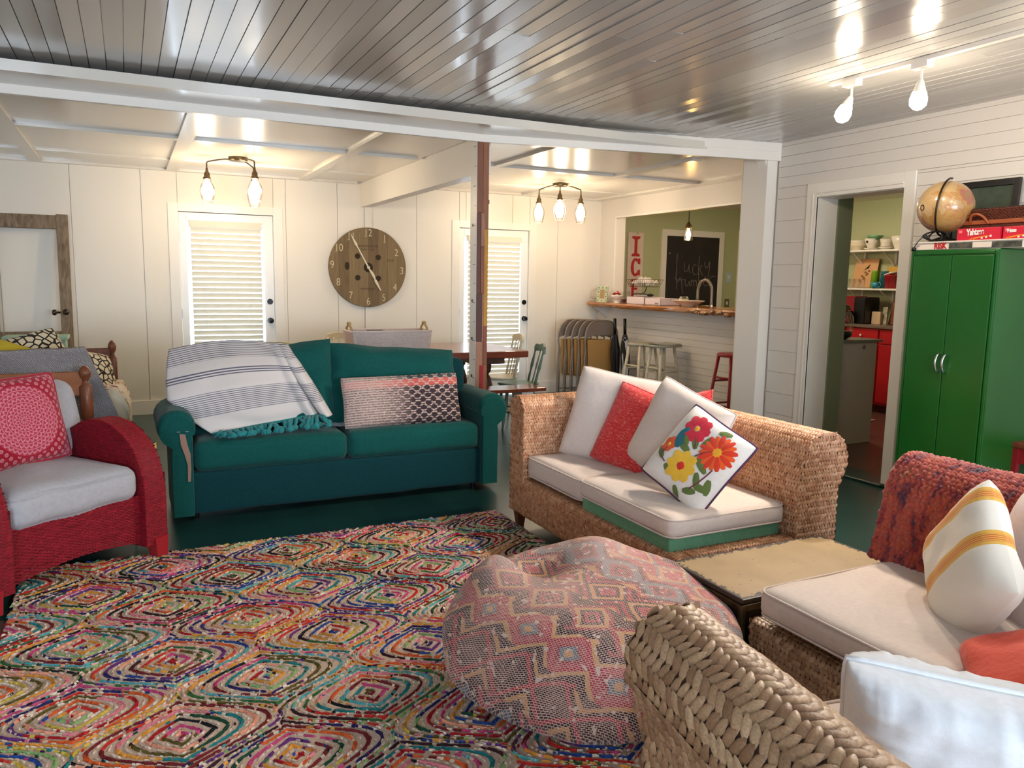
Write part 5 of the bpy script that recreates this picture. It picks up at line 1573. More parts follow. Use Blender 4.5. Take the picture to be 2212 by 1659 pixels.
def chair_parts(t, m, ms, crest='arc', nsp=6, W=.40, top=.90, tw=.38):
    """windsor chair, local: faces +y? seat centre at origin, back at -y"""
    mb = MB(); pts = []
    prof = [(0, .415), (.19, .415), (.205, .425), (.20, .442), (.12, .436), (0, .434)]
    mb.lathe(prof, (0, 0, 0), 24); o = mb.build('seat', ms, t, True, True)
    for x, y in ((-.14, .14), (.14, .14), (-.13, -.13), (.13, -.13)):
        mb = MB(); a = V(x*1.35, y*1.35, 0); b = V(x*.9, y*.9, .42)
        P_ = [a.lerp(b, k/8) for k in range(9)]
        mb.tube(P_, .015, 8, rr=[.010, .013, .016, .011, .018, .020, .014, .017, .013]); mb.build('leg', m, t, True, True)
    mb = MB()
    mb.tube([V(-.175, .175, .17), V(-.17, -.17, .17)], .009, 6); mb.tube([V(.175, .175, .17), V(.17, -.17, .17)], .009, 6); mb.tube([V(-.17, 0, .17), V(.17, 0, .17)], .010, 6)
    mb.build('stretcher', m, t, True, True)
    mb = MB()
    n = nsp
    for k in range(n):
        u = -1+2*k/(n-1); a = V(.155*u, -.165+.03*abs(u), .43); b = V(tw/2*.86*u, -.245+.03*u*u, top-.05)
        P_ = [a.lerp(b, q/6) for q in range(7)]
        r = .011 if k in (0, n-1) else .007
        mb.tube(P_, r, 7, rr=[r, r*1.2, r*.8, r*1.5, r*1.2, r*.8, r*.9])
    mb.build('spindles', m, t, True, True)
    mb = MB(); N = 16; vs = []
    for k in range(N+1):
        u = -1+2*k/N; y = -.25+.035*u*u; x = tw/2*u
        zt = top - .028*abs(u)**3 - (.02*(abs(u) > .97)) + (.008*cos(u*7) if crest == 'wavy' else 0); zb = top-.085 + .02*(1-abs(u)) 
        vs += [(x, y-.011, zb), (x, y-.011, zt), (x, y+.011, zt), (x, y+.011, zb)]
    fs = []
    for k in range(N):
        for q in range(4): fs.append((k*4+q, k*4+(q+1) % 4, k*4+4+(q+1) % 4, k*4+4+q))
    fs += [(0, 3, 2, 1), (N*4, N*4+1, N*4+2, N*4+3)]
    mb.add(vs, fs); mb.build('crest_rail', m, t, False, True, bevel=.004)
cr_m = plain('cream_chair_paint', (228, 216, 184), .4); gr_m = plain('sage_chair_paint', (96, 124, 104), .4); dg_m = plain('dark_green_chair_paint', (30, 58, 48), .4); ye_m = plain('pale_yellow_chair_paint', (214, 200, 150), .4)
c1 = thing('spindle_chair', 'cream spindle back chair at the right end of the dining table', 'chair', (3.50, 7.42, 0), radians(80)); chair_parts(c1, cr_m, cr_m, nsp=6, top=.89)
c2 = thing('spindle_chair', 'sage green spindle chair beside the bench end', 'chair', (3.46, 6.86, 0), radians(75)); chair_parts(c2, gr_m, gr_m, 'wavy', 4, top=.825, tw=.40)
c3 = copy_tree(c1, (1.99, 7.78, 0), radians(180), 'cream chair behind the dining table, left of the white basket')
c4 = copy_tree(c1, (2.56, 7.78, 0), radians(178), 'cream chair behind the dining table, hidden by the white basket')
c5 = copy_tree(c1, (.88, 7.12, 0), radians(-95), 'cream spindle chair at the left end of the dining table before the door')
c6 = thing('spindle_chair', 'pale yellow chair on the near side of the table, only its top rail showing', 'chair', (1.02, 6.62, 0), 0); chair_parts(c6, ye_m, ye_m, nsp=5, top=.935, tw=.36)
c7 = thing('spindle_chair', 'dark green chair between the sofa arm and the table, seen under the table top', 'chair', (2.62, 6.98, 0), radians(10)); chair_parts(c7, dg_m, dg_m, nsp=5, top=.69)
for c in (c1, c3, c4, c5): c['group'] = 'cream chairs around the dining table'

def wbasket():
    t = thing('wicker_basket', 'long white wicker basket with curled handles on the dining table', 'basket', (2.15, 7.05, .77))
    wm = strandmat('white_painted_wicker', [(246, 232, 224), (250, 238, 230), (238, 220, 212)], .55, .4)
    X0, X1, Y0, Y1, z0, z1 = 1.82, 2.54, 6.92, 7.24, .775, .965
    u = MB(); s = MB()
    def ring(u_, v):
        per = [X1-X0, Y1-Y0, X1-X0, Y1-Y0]; k = 0; q = u_
        while k < 3 and q > per[k]: q -= per[k]; k += 1
        fl = 1+.06*v/.19
        cx, cy = (X0+X1)/2, (Y0+Y1)/2
        if k == 0: p = V(X0+q, Y0, 0)
        elif k == 1: p = V(X1, Y0+q, 0)
        elif k == 2: p = V(X1-q, Y1, 0)
        else: p = V(X0, Y1-q, 0)
        return V(cx+(p.x-cx)*fl, cy+(p.y-cy)*fl, z0+v)
    L = 2*(X1-X0+Y1-Y0)
    weave(s, ring, L, .19, .036, .010, .004, 'basket')
    for v in (.0, .185, .192): s.tube([ring(L*i/60*.9999, v) for i in range(61)], .008, 6)
    s.build('weave', wm, t, True)
    u.box(X0+.005, X1-.005, Y0+.006, Y0+.012, z0, z1-.01); u.box(X0+.005, X1-.005, Y1-.012, Y1-.006, z0, z1-.01); u.box(X0+.005, X0+.012, Y0, Y1, z0, z1-.01); u.box(X1-.012, X1-.005, Y0, Y1, z0, z1-.01); u.box(X0, X1, Y0, Y1, z0-.004, z0+.004)
    u.build('lining', plain('white_wicker_core', (228, 208, 198), .8), t)
    hm = plain('natural_rattan', (176, 150, 96), .5)
    for x in (X0-.005, X1+.005):
        mb = MB(); mb.tube([V(x+.006*sin(a*6), 7.08-.07*cos(a), z1+.0+.075*sin(a)) for a in [pi*i/20 for i in range(21)]], .011, 8); mb.build('handle', hm, t, True)
    u = MB(); u.box(2.0, 2.14, 6.97, 7.15, z1-.02, z1+.004); u.build('basket_contents', plain('dark_paper', (60, 56, 54), .7), t)
wbasket()

# =================================================================== JAR CEILING FIXTURES
M['jar'] = glassy('ribbed_jar_glass', (255, 248, 236), .10)
M['bronze'] = plain('aged_bronze', (92, 78, 56), .35, .8)
M['bulb2'] = emis('warm_glowing_bulb', (255, 235, 206), 90)
def fixture(x, y, a0, label):
    z = ZD - .001
    t = thing('jar_ceiling_light', label, 'ceiling light', (x, y, z), group=None)
    MB().lathe([(.085, 0), (.085, -.02), (.075, -.032), (0, -.034)], (x, y, z), 28).build('canopy', M['bronze'], t, True)
    for k in range(3):
        a = a0 + k*2*pi/3; d = V(cos(a), sin(a), 0); c = V(x, y, z); r = .27
        e = c + d*r
        mb = MB(); mb.tube(chaikin([c+V(0, 0, -.022)+d*.06, c+V(0, 0, -.018)+d*.12, c+V(0, 0, -.045)+d*(r-.03), e+V(0, 0, -.055), e+V(0, 0, -.09), e+V(0, 0, -.14)], 2), .0065, 8)
        mb.lathe([(.010, -.11), (.012, -.135), (.022, -.15), (.026, -.165), (.026, -.185), (.033, -.19), (.036, -.205)], (e.x, e.y, e.z), 16)
        ar = mb.build('arm', M['bronze'], t, True)
        mb = MB(); zz = -.20
        mb.lathe([(.032, zz), (.034, zz-.012), (.038, zz-.02), (.034, zz-.028), (.05, zz-.05), (.062, zz-.08), (.066, zz-.11), (.063, zz-.145), (.054, zz-.18), (.046, zz-.20), (.048, zz-.205), (.044, zz-.215)], (e.x, e.y, e.z), 24, close=True)
        mb.build('jar_shade', M['jar'], ar, True)
        mb = MB(); mb.lathe([(.013, zz), (.016, zz-.02), (.034, zz-.05), (.048, zz-.09), (.047, zz-.13), (.034, zz-.165), (0, zz-.175)], (e.x, e.y, e.z), 16)
        mb.build('bulb', M['bulb2'], ar, True)
    return t
va = atan2(7.63, .95); vb = atan2(7.636, 4.33)
fixture(.955, 7.63, va+pi/2, 'jar ceiling light with bronze arms in front of the left glazed door, two jars showing')
fixture(4.33, 7.636, vb+pi, 'jar ceiling light with bronze arms in front of the right glazed door, three jars showing')

# =================================================================== FOLDING CHAIRS, UMBRELLAS, STOOLS
M['taupe'] = plain('taupe_steel', (134, 120, 108), .35, .4)
def folding_chair():
    t = thing('folding_chair', 'taupe metal folding chair with tan seat, front of the folded stack', 'chair', (5.27, 8.16, 0), radians(-6), group='folded chairs leaning by the bar')
    W = .225
    pts = [V(-W-.01, 0, 0), V(-W, 0, .50), V(-W+.012, 0, .62), V(-W-.004, 0, .72), V(-W+.01, 0, .86), V(-W+.07, 0, .945), V(-.09, 0, .972)]
    pts = pts + [V(-p.x, p.y, p.z) for p in pts[::-1]]
    mb = MB(); mb.tube(chaikin(pts, 2), .011, 8); mb.build('frame', M['taupe'], t, True, True)
    mb = MB(); mb.tube([V(-W+.03, .03, 0), V(-W+.035, .025, .62)], .009, 8); mb.tube([V(W-.03, .03, 0), V(W-.035, .025, .62)], .009, 8); mb.tube([V(-W+.03, .03, .1), V(W-.03, .03, .1)], .008, 6); mb.build('rear_legs', M['taupe'], t, True, True)
    pl = [(-W+.012, .755), (-W+.012, .86), (-W+.07, .94), (-.09, .966), (.09, .966), (W-.07, .94), (W-.012, .86), (W-.012, .755), (.12, .785), (0, .792), (-.12, .785)]
    Mx = Matrix(((1, 0, 0, 0), (0, 0, -1, .004), (0, 1, 0, 0), (0, 0, 0, 1)))
    mb = MB(); mb.prism(pl, Mx, .012); mb.build('back_panel', M['taupe'], t, local=True, bevel=.003)
    sl = [(-.18, .30), (-.16, .27), (.16, .27), (.18, .30), (.20, .735), (-.20, .735)]
    mb = MB(); mb.prism(sl, Matrix.Translation((0, -.012, 0)) @ Mx, .016); mb.build('seat', plain('tan_seat_board', (170, 128, 70), .45), t, local=True, bevel=.004)
    return t
fc = folding_chair()
for k in range(1, 5):
    copy_tree(fc, (5.27-.052*k, 8.16+.075*k, 0), radians(-6), 'folded taupe metal chair, %s of the stack by the bar' % ('directly behind the front one', 'the middle one', 'the one before the rearmost', 'the rearmost one')[k-1])
def umbrella(x, y, lean, col2, label, h=.98):
    t = thing('umbrella', label, 'umbrella', (x, y, 0))
    nt = NT('umbrella_cloth'); c = nt.coord()
    if col2: nt.base(nt.ramp(nt.noise(nt.coord(scale=(1, 1, .35)), 9, 2, .5, 1.2), [(.47, (14, 14, 15)), (.50, (205, 205, 210))]))
    else: nt.base(lin((16, 16, 17)))
    m = nt.done(.6)
    R = Matrix.Translation((x, y, .03)) @ Matrix.Rotation(lean, 4, 'Y') @ Matrix.Rotation(radians(-5), 4, 'X')
    n = 24; prof = [(.012, .02), (.03, .12), (.045, .4), (.05, .6), (.035, .72), (.022, .78)]
    vs = []
    for r, z in prof:
        for i in range(n):
            a = 2*pi*i/n; q = r*(1+.35*cos(6*a+z*3)); vs.append(R @ V(q*cos(a), q*sin(a)*.8, z))
    fs = [(j*n+i, j*n+(i+1) % n, (j+1)*n+(i+1) % n, (j+1)*n+i) for j in range(len(prof)-1) for i in range(n)]
    mb = MB(); mb.add(vs, fs); mb.build('canopy', m, t, True)
    mb = MB(); mb.tube([R @ V(0, 0, -.02), R @ V(0, 0, .8)], .006, 6); mb.tube([R @ V(0, 0, .78), R @ V(0, 0, h)], .019, 10); mb.build('handle', M['black'], t, True)
umbrella(5.385, 7.98, .01, False, 'closed black umbrella standing beside the folded chairs')
umbrella(5.465, 7.88, .01, True, 'closed black and white umbrella against the bar wall')
def stool(x, y, r, h, m, ms, label, rz=0, shape='round'):
    t = thing('bar_stool', label, 'stool', (x, y, 0), rz)
    mb = MB()
    if shape == 'round': mb.lathe([(0, h-.035), (r-.01, h-.035), (r, h-.025), (r, h-.008), (r-.012, h), (0, h-.004)], n=28)
    else:
        mb.grid(lambda a, b: V((a-.5)*2*r*1.05, (b-.5)*2*r*.75, h+.012*((a-.5)*2)**2), 10, 8); mb.grid(lambda a, b: V((.5-a)*2*r*1.05, (b-.5)*2*r*.75, h-.03), 10, 8)
        mb.box(-r*1.05, r*1.05, -r*.75, r*.75, h-.03, h)
    mb.build('seat', ms, t, True, True)
    k = r*.62; kb = r*1.12; ys = 1 if shape == 'round' else .75
    for sx in (-1, 1):
        for sy in (-1, 1):
            mb = MB(); mb.tube([V(sx*kb, sy*kb*ys, 0), V(sx*k, sy*k*ys, h-.03)], .017, 10, rr=[.014, .018]); mb.build('leg', m, t, True, True)
    def at(z): return kb+(k-kb)*z/(h-.03)
    mb = MB()
    for z, off in ((.22, 0), (.46, .04)):
        a = at(z); b = at(z+off)
        for s in (-1, 1):
            mb.tube([V(-a, s*a*ys, z), V(a, s*a*ys, z)], .011, 8); mb.tube([V(s*b, -b*ys, z+off), V(s*b, b*ys, z+off)], .011, 8)
    mb.build('rungs', m, t, True, True)
st_m = plain('worn_white_paint', (218, 208, 184), .5, var=(18, (196, 184, 156))); st_g = plain('worn_grey_seat', (158, 154, 134), .5, var=(14, (176, 172, 152)))
stool(5.31, 7.36, .165, .76, st_m, st_g, 'white painted bar stool with round greyish seat, nearest the umbrellas')
stool(5.38, 7.06, .165, .765, st_m, st_g, 'white painted bar stool with square seat, second from the umbrellas', .15, 'square')
rp = plain('crimson_stool_paint', (150, 26, 34), .35)
stool(5.50, 6.07, .15, .75, rp, plain('red_stool_top', (166, 52, 56), .4), 'red painted bar stool partly hidden by the white column')

# =================================================================== LIVE EDGE BAR AND WHAT STANDS ON IT
def bar():
    t = thing('bar_counter', 'live edge golden wood bar counter over the white boarded bar wall', 'counter', (5.6, 7.1, 1.13))
    n = NT('live_edge_wood'); f = n.noise(n.coord(scale=(8, .8, 8)), 2.5, 6, .6, .8)
    n.base(n.ramp(f, [(.3, (140, 78, 34)), (.5, (180, 110, 50)), (.72, (204, 140, 76))])); n.bump(f, .15, .004); m = n.done(.25, 0, .5, 0, .5)
    rg = random.Random(8); front = []
    for k in range(34):
        y = 5.46 + (8.80-5.46)*k/33
        x = 5.345 + .018*sin(y*3.1) + .010*sin(y*9+1) + (.10*max(0, (y-8.62)/.18)**2)
        front.append((x, y))
    poly = front[::-1] + [(5.98, 5.46), (5.98, 8.485), (5.645, 8.485), (5.645, 8.80)]
    top, bot = MB(), None
    n_ = len(poly); vs = []
    nf = len(front)
    for lay, (z, ins) in enumerate(((1.132, .035), (1.150, .008), (1.172, .0), (1.188, .006), (1.191, .016))):
        for i, (x, y) in enumerate(poly):
            k = ins if i < nf else 0
            vs.append((x+k+(.006*mnoise.noise(V(y*12, z*50, 0)) if i < nf else 0), y, z + (.010*mnoise.noise(V(y*2.5, 1, 0)) if lay == 0 and i < nf else 0)))
    fs = [(j*n_+i, j*n_+(i+1) % n_, (j+1)*n_+(i+1) % n_, (j+1)*n_+i) for j in range(4) for i in range(n_)]
    fs += [tuple(range(n_))[::-1], tuple(4*n_+i for i in range(n_))]
    top.add(vs, fs); top.build('slab', m, t, False)
    mb = MB()
    for k in range(22):
        y = 6.55-.035*k+rg.uniform(-.02, .02); mb.ell((5.365+rg.uniform(-.01, .03), y, 1.152+rg.uniform(-.012, .02)), rg.uniform(.02, .034), rg.uniform(.04, .085), rg.uniform(.014, .030), 18, 12)
    n = NT('burl_knot'); f = n.noise(n.coord(), 18, 3); n.base(n.ramp(f, [(.35, (60, 34, 14)), (.5, (150, 90, 40)), (.65, (206, 160, 100))]))
    mb.v = [tuple(V(*p)+V(.012, .02, .010)*mnoise.noise(V(*p)*38)) for p in mb.v]
    mb.build('burl', n.done(.2, 0, .5, 0, .7), t, True)
    mb = MB()
    for y in (8.62,): mb.add([(5.655, y, 1.132), (5.655, y, .98), (5.44, y, 1.132), (5.655, y+.03, 1.132), (5.655, y+.03, .98), (5.44, y+.03, 1.132)], [(0, 1, 2), (5, 4, 3), (0, 3, 4, 1), (1, 4, 5, 2), (2, 5, 3, 0)])
    mb.build('bracket', M['wall_r'], t)
bar()
BZ = 1.192
M['china'] = plain('white_china', (232, 222, 208), .2, coat=.3)
M['glass'] = glassy('clear_glass', (252, 252, 250), .12)
mb = MB(); mb.lathe([(.085, 0), (.09, .012), (.04, .02), (.03, .03), (.09, .045), (.105, .05)], (5.50, 8.66, BZ), 28); 
t = thing('cake_stand', 'clear glass domed cake stand at the far left end of the bar', 'cake stand', (5.50, 8.66, BZ))
mb.build('plate', M['glass'], t, True)
MB().lathe([(.088, .055), (.088, .10), (.075, .145), (.04, .17), (.012, .178), (.012, .19), (.016, .2), (0, .205)], (5.50, 8.66, BZ), 28, close=True).build('dome', M['glass'], t, True)
def mosaic_frame():
    t = thing('photo_frame', 'small mint tiled photo frame standing on the bar', 'frame', (5.46, 8.40, BZ))
    R = Matrix.Translation((5.455, 8.47, BZ)) @ Matrix.Rotation(radians(26), 4, 'Z') @ Matrix.Rotation(radians(-90), 4, 'Z') @ Matrix.Rotation(radians(-8), 4, 'X')
    w, h = .075, .205
    mint_m = plain('mint_tile', (196, 206, 172), .4); dot = plain('olive_button', (84, 96, 58), .4)
    mb = MB(); mb.box(-w, -w+.04, -.008, .008, 0, h, R); mb.box(w-.04, w, -.008, .008, 0, h, R); mb.box(-w+.04, w-.04, -.008, .008, h-.045, h, R); mb.box(-w+.04, w-.04, -.008, .008, 0, .045, R); mb.build('tiled_border', mint_m, t, bevel=.001)
    mb = MB()
    for x in (-w+.02, 0, w-.02):
        for z in (.022, .075, .13, h-.022):
            if x == 0 and .03 < z < .15: continue
            mb.ell(R @ V(x, -.009, z), .008, .008, .008, 10, 6)
    mb.build('buttons', dot, t, True)
    mb = MB()
    for z in (.048, .10, .157): mb.box(-w, -w+.04, -.0095, -.0075, z, z+.003, R); mb.box(w-.04, w, -.0095, -.0075, z, z+.003, R)
    mb.build('grout_lines', plain('dark_grout', (110, 116, 92), .8), t)
    MB().box(-w+.038, w-.038, -.004, .0, .043, h-.043, R).build('picture', plain('tan_print', (176, 138, 96), .5), t)
mosaic_frame()
MB().lathe([(.032, 0), (.034, .06), (.03, .11), (.012, .15), (.011, .21), (.014, .215)], (5.52, 8.53, BZ), 20, close=True).build('glass_bottle', M['glass'], smooth=True, label='slim clear glass bottle behind the mint photo frame', cat='bottle', loc=(5.52, 8.53, BZ))
t = thing('pedestal_bowl', 'white footed bowl filled with red candies on the bar', 'bowl', (5.46, 8.13, BZ))
MB().lathe([(.042, 0), (.038, .008), (.026, .02), (.028, .04), (.06, .055), (.078, .085), (.08, .10), (.076, .10), (.05, .062), (0, .055)], (5.46, 8.13, BZ), 28).build('bowl', M['china'], t, True)
rg = random.Random(12)
cm = [plain('red_wrapper', (190, 30, 36), .3), plain('silver_wrapper', (206, 196, 190), .25, .6), plain('dark_wrapper', (80, 30, 30), .3)]
for k in range(15):
    a = rg.uniform(0, 6.28); r = rg.uniform(0, .055); p = (5.46+r*cos(a), 8.13+r*sin(a), BZ+.10+.03*(1-r/.055)+rg.uniform(0, .012))
    MB().ell(p, .018, .014, .013, 8, 6).build('candy', cm[0 if k % 4 else (1 if k % 8 else 2)], smooth=True, label='wrapped candy in the white footed bowl', cat='candy', group='candies in the footed bowl', loc=p)
t = thing('glass_jar', 'clear glass canister with red content beside the footed bowl', 'jar', (5.60, 8.16, BZ))
MB().lathe([(.06, 0), (.065, .02), (.065, .12), (.05, .145), (.052, .15)], (5.60, 8.16, BZ), 24, close=True).build('glass', M['glass'], t, True)
MB().lathe([(.0, .005), (.056, .006), (.056, .045), (0, .05)], (5.60, 8.16, BZ), 20).build('contents', plain('red_brown_content', (120, 50, 44), .7), t, True)
def tray(x0, x1, y0, y1, h, label, th=.006):
    t = thing('white_tray', label, 'tray', ((x0+x1)/2, (y0+y1)/2, BZ))
    mb = MB(); mb.box(x0, x1, y0, y1, BZ, BZ+th); mb.box(x0, x0+th, y0, y1, BZ, BZ+h); mb.box(x1-th, x1, y0, y1, BZ, BZ+h); mb.box(x0, x1, y0, y0+th, BZ, BZ+h); mb.box(x0, x1, y1-th, y1, BZ, BZ+h)
    mb.build('tray', plain('pale_lilac_white', (222, 208, 208), .4), t, bevel=.002)
    return t
tray(5.50, 5.80, 7.62, 7.98, .085, 'deep pale tray beside the glass canister, larger of two')
tray(5.50, 5.78, 7.30, 7.60, .078, 'pale tray with a small grey tag next to the white platter')
MB().box(5.496, 5.50, 7.34, 7.40, BZ+.012, BZ+.028).build('tag', plain('grey_tag', (130, 122, 150), .5), smooth=False, label='small grey tag stuck on the pale tray', cat='tag', loc=(5.498, 7.37, BZ+.02))
t = thing('scoop_plate', 'white plate with a dark ladle resting on the deep pale tray', 'plate', (5.6, 7.75, BZ+.087))
MB().lathe([(.06, 0), (.10, .012), (.13, .02), (.126, .022), (.06, .006), (0, .004)], (5.62, 7.78, BZ+.086), 28).build('plate', M['china'], t, True)
mb = MB(); mb.tube(chaikin([V(5.56, 7.95, BZ+.115), V(5.56, 7.80, BZ+.125), V(5.56, 7.62, BZ+.118)], 2), .007, 6); mb.ell((5.56, 7.58, BZ+.11), .04, .04, .02); mb.build('ladle', M['black'], t, True)
def wirebasket():
    C = V(5.72, 7.93, 1.40)
    t = thing('wire_basket', 'two tier wire basket holding crumpled white cloth above the trays', 'basket', (C.x, C.y, BZ))
    mb = MB()
    for z in (0, .04, .085): 
        k = 1+.25*z/.085
        pts = [V(C.x+.10*k*sx, C.y+.17*k*sy, C.z+z) for sx, sy in ((-1, -1), (1, -1), (1, 1), (-1, 1), (-1, -1))]; mb.tube(dense(pts, .05), .0028, 5)
    for k in range(11):
        for sx in (-1, 1):
            y = C.y-.17+.034*k; mb.tube([V(C.x+.10*sx, y, C.z), V(C.x+.125*sx, C.y+(y-C.y)*1.25, C.z+.085)], .002, 4)
        mb.tube([V(C.x-.10, C.y-.17+.034*k, C.z), V(C.x+.10, C.y-.17+.034*k, C.z)], .002, 4)
    mb.tube(chaikin([V(C.x, C.y-.05, C.z), V(C.x, C.y-.02, C.z-.08), V(C.x, C.y+.16, BZ+.09), V(C.x, C.y+.12, BZ+.004)], 2), .006, 6)
    mb.lathe([(.075, 0), (.08, .006), (.02, .01), (0, .01)], (C.x, C.y+.12, BZ), 20)
    mb.build('wire_frame', plain('dark_wire', (60, 54, 48), .4, .7), t, True)
    mb = MB().grid(lambda a, b: V(C.x-.09+.18*a, C.y-.19+.36*b, C.z+.03+.075*sin(pi*a)**.5*sin(pi*b)**.4+.04*mnoise.noise(V(a*5, b*8, 2))), 26, 34)
    o = mb.build('white_cloth', plain('white_gauze', (224, 218, 212), .9, bump=(40, .6), var=(16, (180, 172, 168))), t, True)
wirebasket()
t = thing('oval_platter', 'shallow white oval platter near the burl end of the bar', 'platter', (5.58, 6.93, BZ))
mb = MB(); R = Matrix.Translation((5.60, 6.93, BZ)) @ Matrix.Diagonal((.8, 1.35, 1, 1))
mb.lathe([(.07, 0), (.075, .02), (.12, .038), (.165, .062), (.172, .064), (.168, .07), (.11, .045), (0, .036)], n=36, M=R); mb.build('platter', M['china'], t, True)
t = thing('glass_jar', 'small lidded glass candle jar standing in the white platter', 'jar', (5.58, 6.98, BZ+.04))
MB().lathe([(.05, 0), (.055, .01), (.055, .05), (.045, .058), (.046, .072), (.042, .072)], (5.58, 6.98, BZ+.04), 24, close=True).build('glass', M['glass'], t, True)
MB().lathe([(0, .002), (.047, .004), (.048, .045), (0, .046)], (5.58, 6.98, BZ+.04), 20).build('wax', plain('cream_wax', (230, 214, 180), .5), t, True)
# back counter and faucet
def kcounter():
    t = thing('sink_counter', 'kitchen work counter behind the bar, hidden below the slab', 'counter', (6.2, 7.0, 0))
    MB().box(6.0, 6.6, 5.6, 8.5, .0, .88).build('cabinet_body', M['wall'], t); MB().box(5.985, 6.63, 5.55, 8.55, .88, .92).build('worktop', plain('grey_worktop', (120, 112, 104), .4), t)
kcounter()
def faucet():
    t = thing('faucet', 'tall chrome spring faucet arching above the bar', 'faucet', (6.12, 7.22, .92))
    ch = plain('brushed_chrome', (190, 184, 172), .2, 1)
    A = V(6.12, 7.15, .92)
    mb = MB(); mb.tube([A, A+V(0, 0, .30)], .016, 10); mb.lathe([(.03, 0), (.03, .02), (.02, .04)], tuple(A), 16); mb.build('stem', ch, t, True)
    arc = [A+V(0, 0, .28), A+V(0, 0, .44)] + [A+V(0, .125-.125*cos(a), .44+.13*sin(a)) for a in [pi*i/14 for i in range(15)]] + [A+V(0, .25, .40), A+V(0, .25, .34)]
    arc = chaikin(arc, 1)
    mb = MB(); hel = []
    ln = [0]
    for a, b in zip(arc[:-1], arc[1:]): ln.append(ln[-1]+(b-a).length)
    for k in range(900):
        s = ln[-1]*k/899; i = min(len(arc)-2, max(0, int(np.searchsorted(ln, s))-1)); q = (s-ln[i])/max(1e-6, ln[i+1]-ln[i]); p = arc[i].lerp(arc[i+1], q)
        d = (arc[i+1]-arc[i]).normalized(); a_ = V(1, 0, 0); b_ = d.cross(a_)
        an = s/.012*2*pi; hel.append(p+(a_*cos(an)+b_*sin(an))*.015)
    mb.tube(hel, .0032, 5); mb.tube(arc, .008, 6); mb.build('spring_hose', ch, t, True)
    mb = MB(); mb.tube([arc[-1], arc[-1]+V(0, 0, -.09)], .018, 10, rr=[.013, .02]); mb.tube([A+V(0, 0, .27), A+V(0, .25, .27)], .006, 6); mb.build('spray_head', ch, t, True)
faucet()

# =================================================================== KITCHEN BEYOND THE BAR
def sign():
    t = thing('painted_sign', 'tall white board with big red letters reading down, on the sage wall', 'sign', (6.2, YB-.02, 1.6))
    w = NT('chipped_white_board'); n = w.noise(w.coord(), 13, 5, .7); w.base(w.ramp(n, [(.30, (70, 60, 52)), (.345, (222, 202, 186)), (.7, (232, 214, 200))])); w.bump(n, .2, .003)
    MB().box(6.075, 6.325, YB-.03, YB-.002, .85, 2.12).build('board', w.done(.6), t, bevel=.003)
    rd = plain('red_letter_paint', (190, 34, 36), .5)
    def slab(polys, nm):
        mb = MB()
        for q, p in enumerate(polys): mb.prism(p, wallframe(6.20, YB-.031-.0007*q, 0), .002)
        mb.build(nm, rd, t)
    def I(zt, zb, s=.065):
        return [[(-.024, zb+.03), (.024, zb+.03), (.024, zt-.03), (-.024, zt-.03)], [(-s, zt), (-s, zt-.028), (-.024, zt-.045), (.024, zt-.045), (s, zt-.028), (s, zt)][::-1], [(-s, zb), (s, zb), (s, zb+.028), (.024, zb+.045), (-.024, zb+.045), (-s, zb+.028)]]
    slab(I(2.07, 1.80), 'letter_i')
    c = []
    zc, h, wd = 1.655, .125, .07
    outer = [(wd*1.05*cos(a), zc+h*sin(a)) for a in [radians(50+26*i) for i in range(11)]]; inner = [(wd*.38*cos(a)+.0, zc+h*.72*sin(a)) for a in [radians(50+26*i) for i in range(11)]]
    for i in range(10): c.append([outer[i], outer[i+1], inner[i+1], inner[i]])
    c.append([(.035, zc+.12), (.035, zc+.05), (.075, zc+.04), (.075, zc+.12)][::-1]); c.append([(.035, zc-.04), (.035, zc-.10), (.075, zc-.11), (.075, zc-.03)][::-1])
    slab(c, 'letter_c')
    e = [[(-.05, 1.237), (-.01, 1.237), (-.01, 1.489), (-.05, 1.489)], [(-.06, 1.468), (.07, 1.468), (.07, 1.496), (-.06, 1.496)], [(-.01, 1.352), (.045, 1.352), (.045, 1.381), (-.01, 1.381)], [(-.06, 1.230), (.07, 1.230), (.07, 1.259), (-.06, 1.259)]]
    slab(e, 'letter_e')
sign()
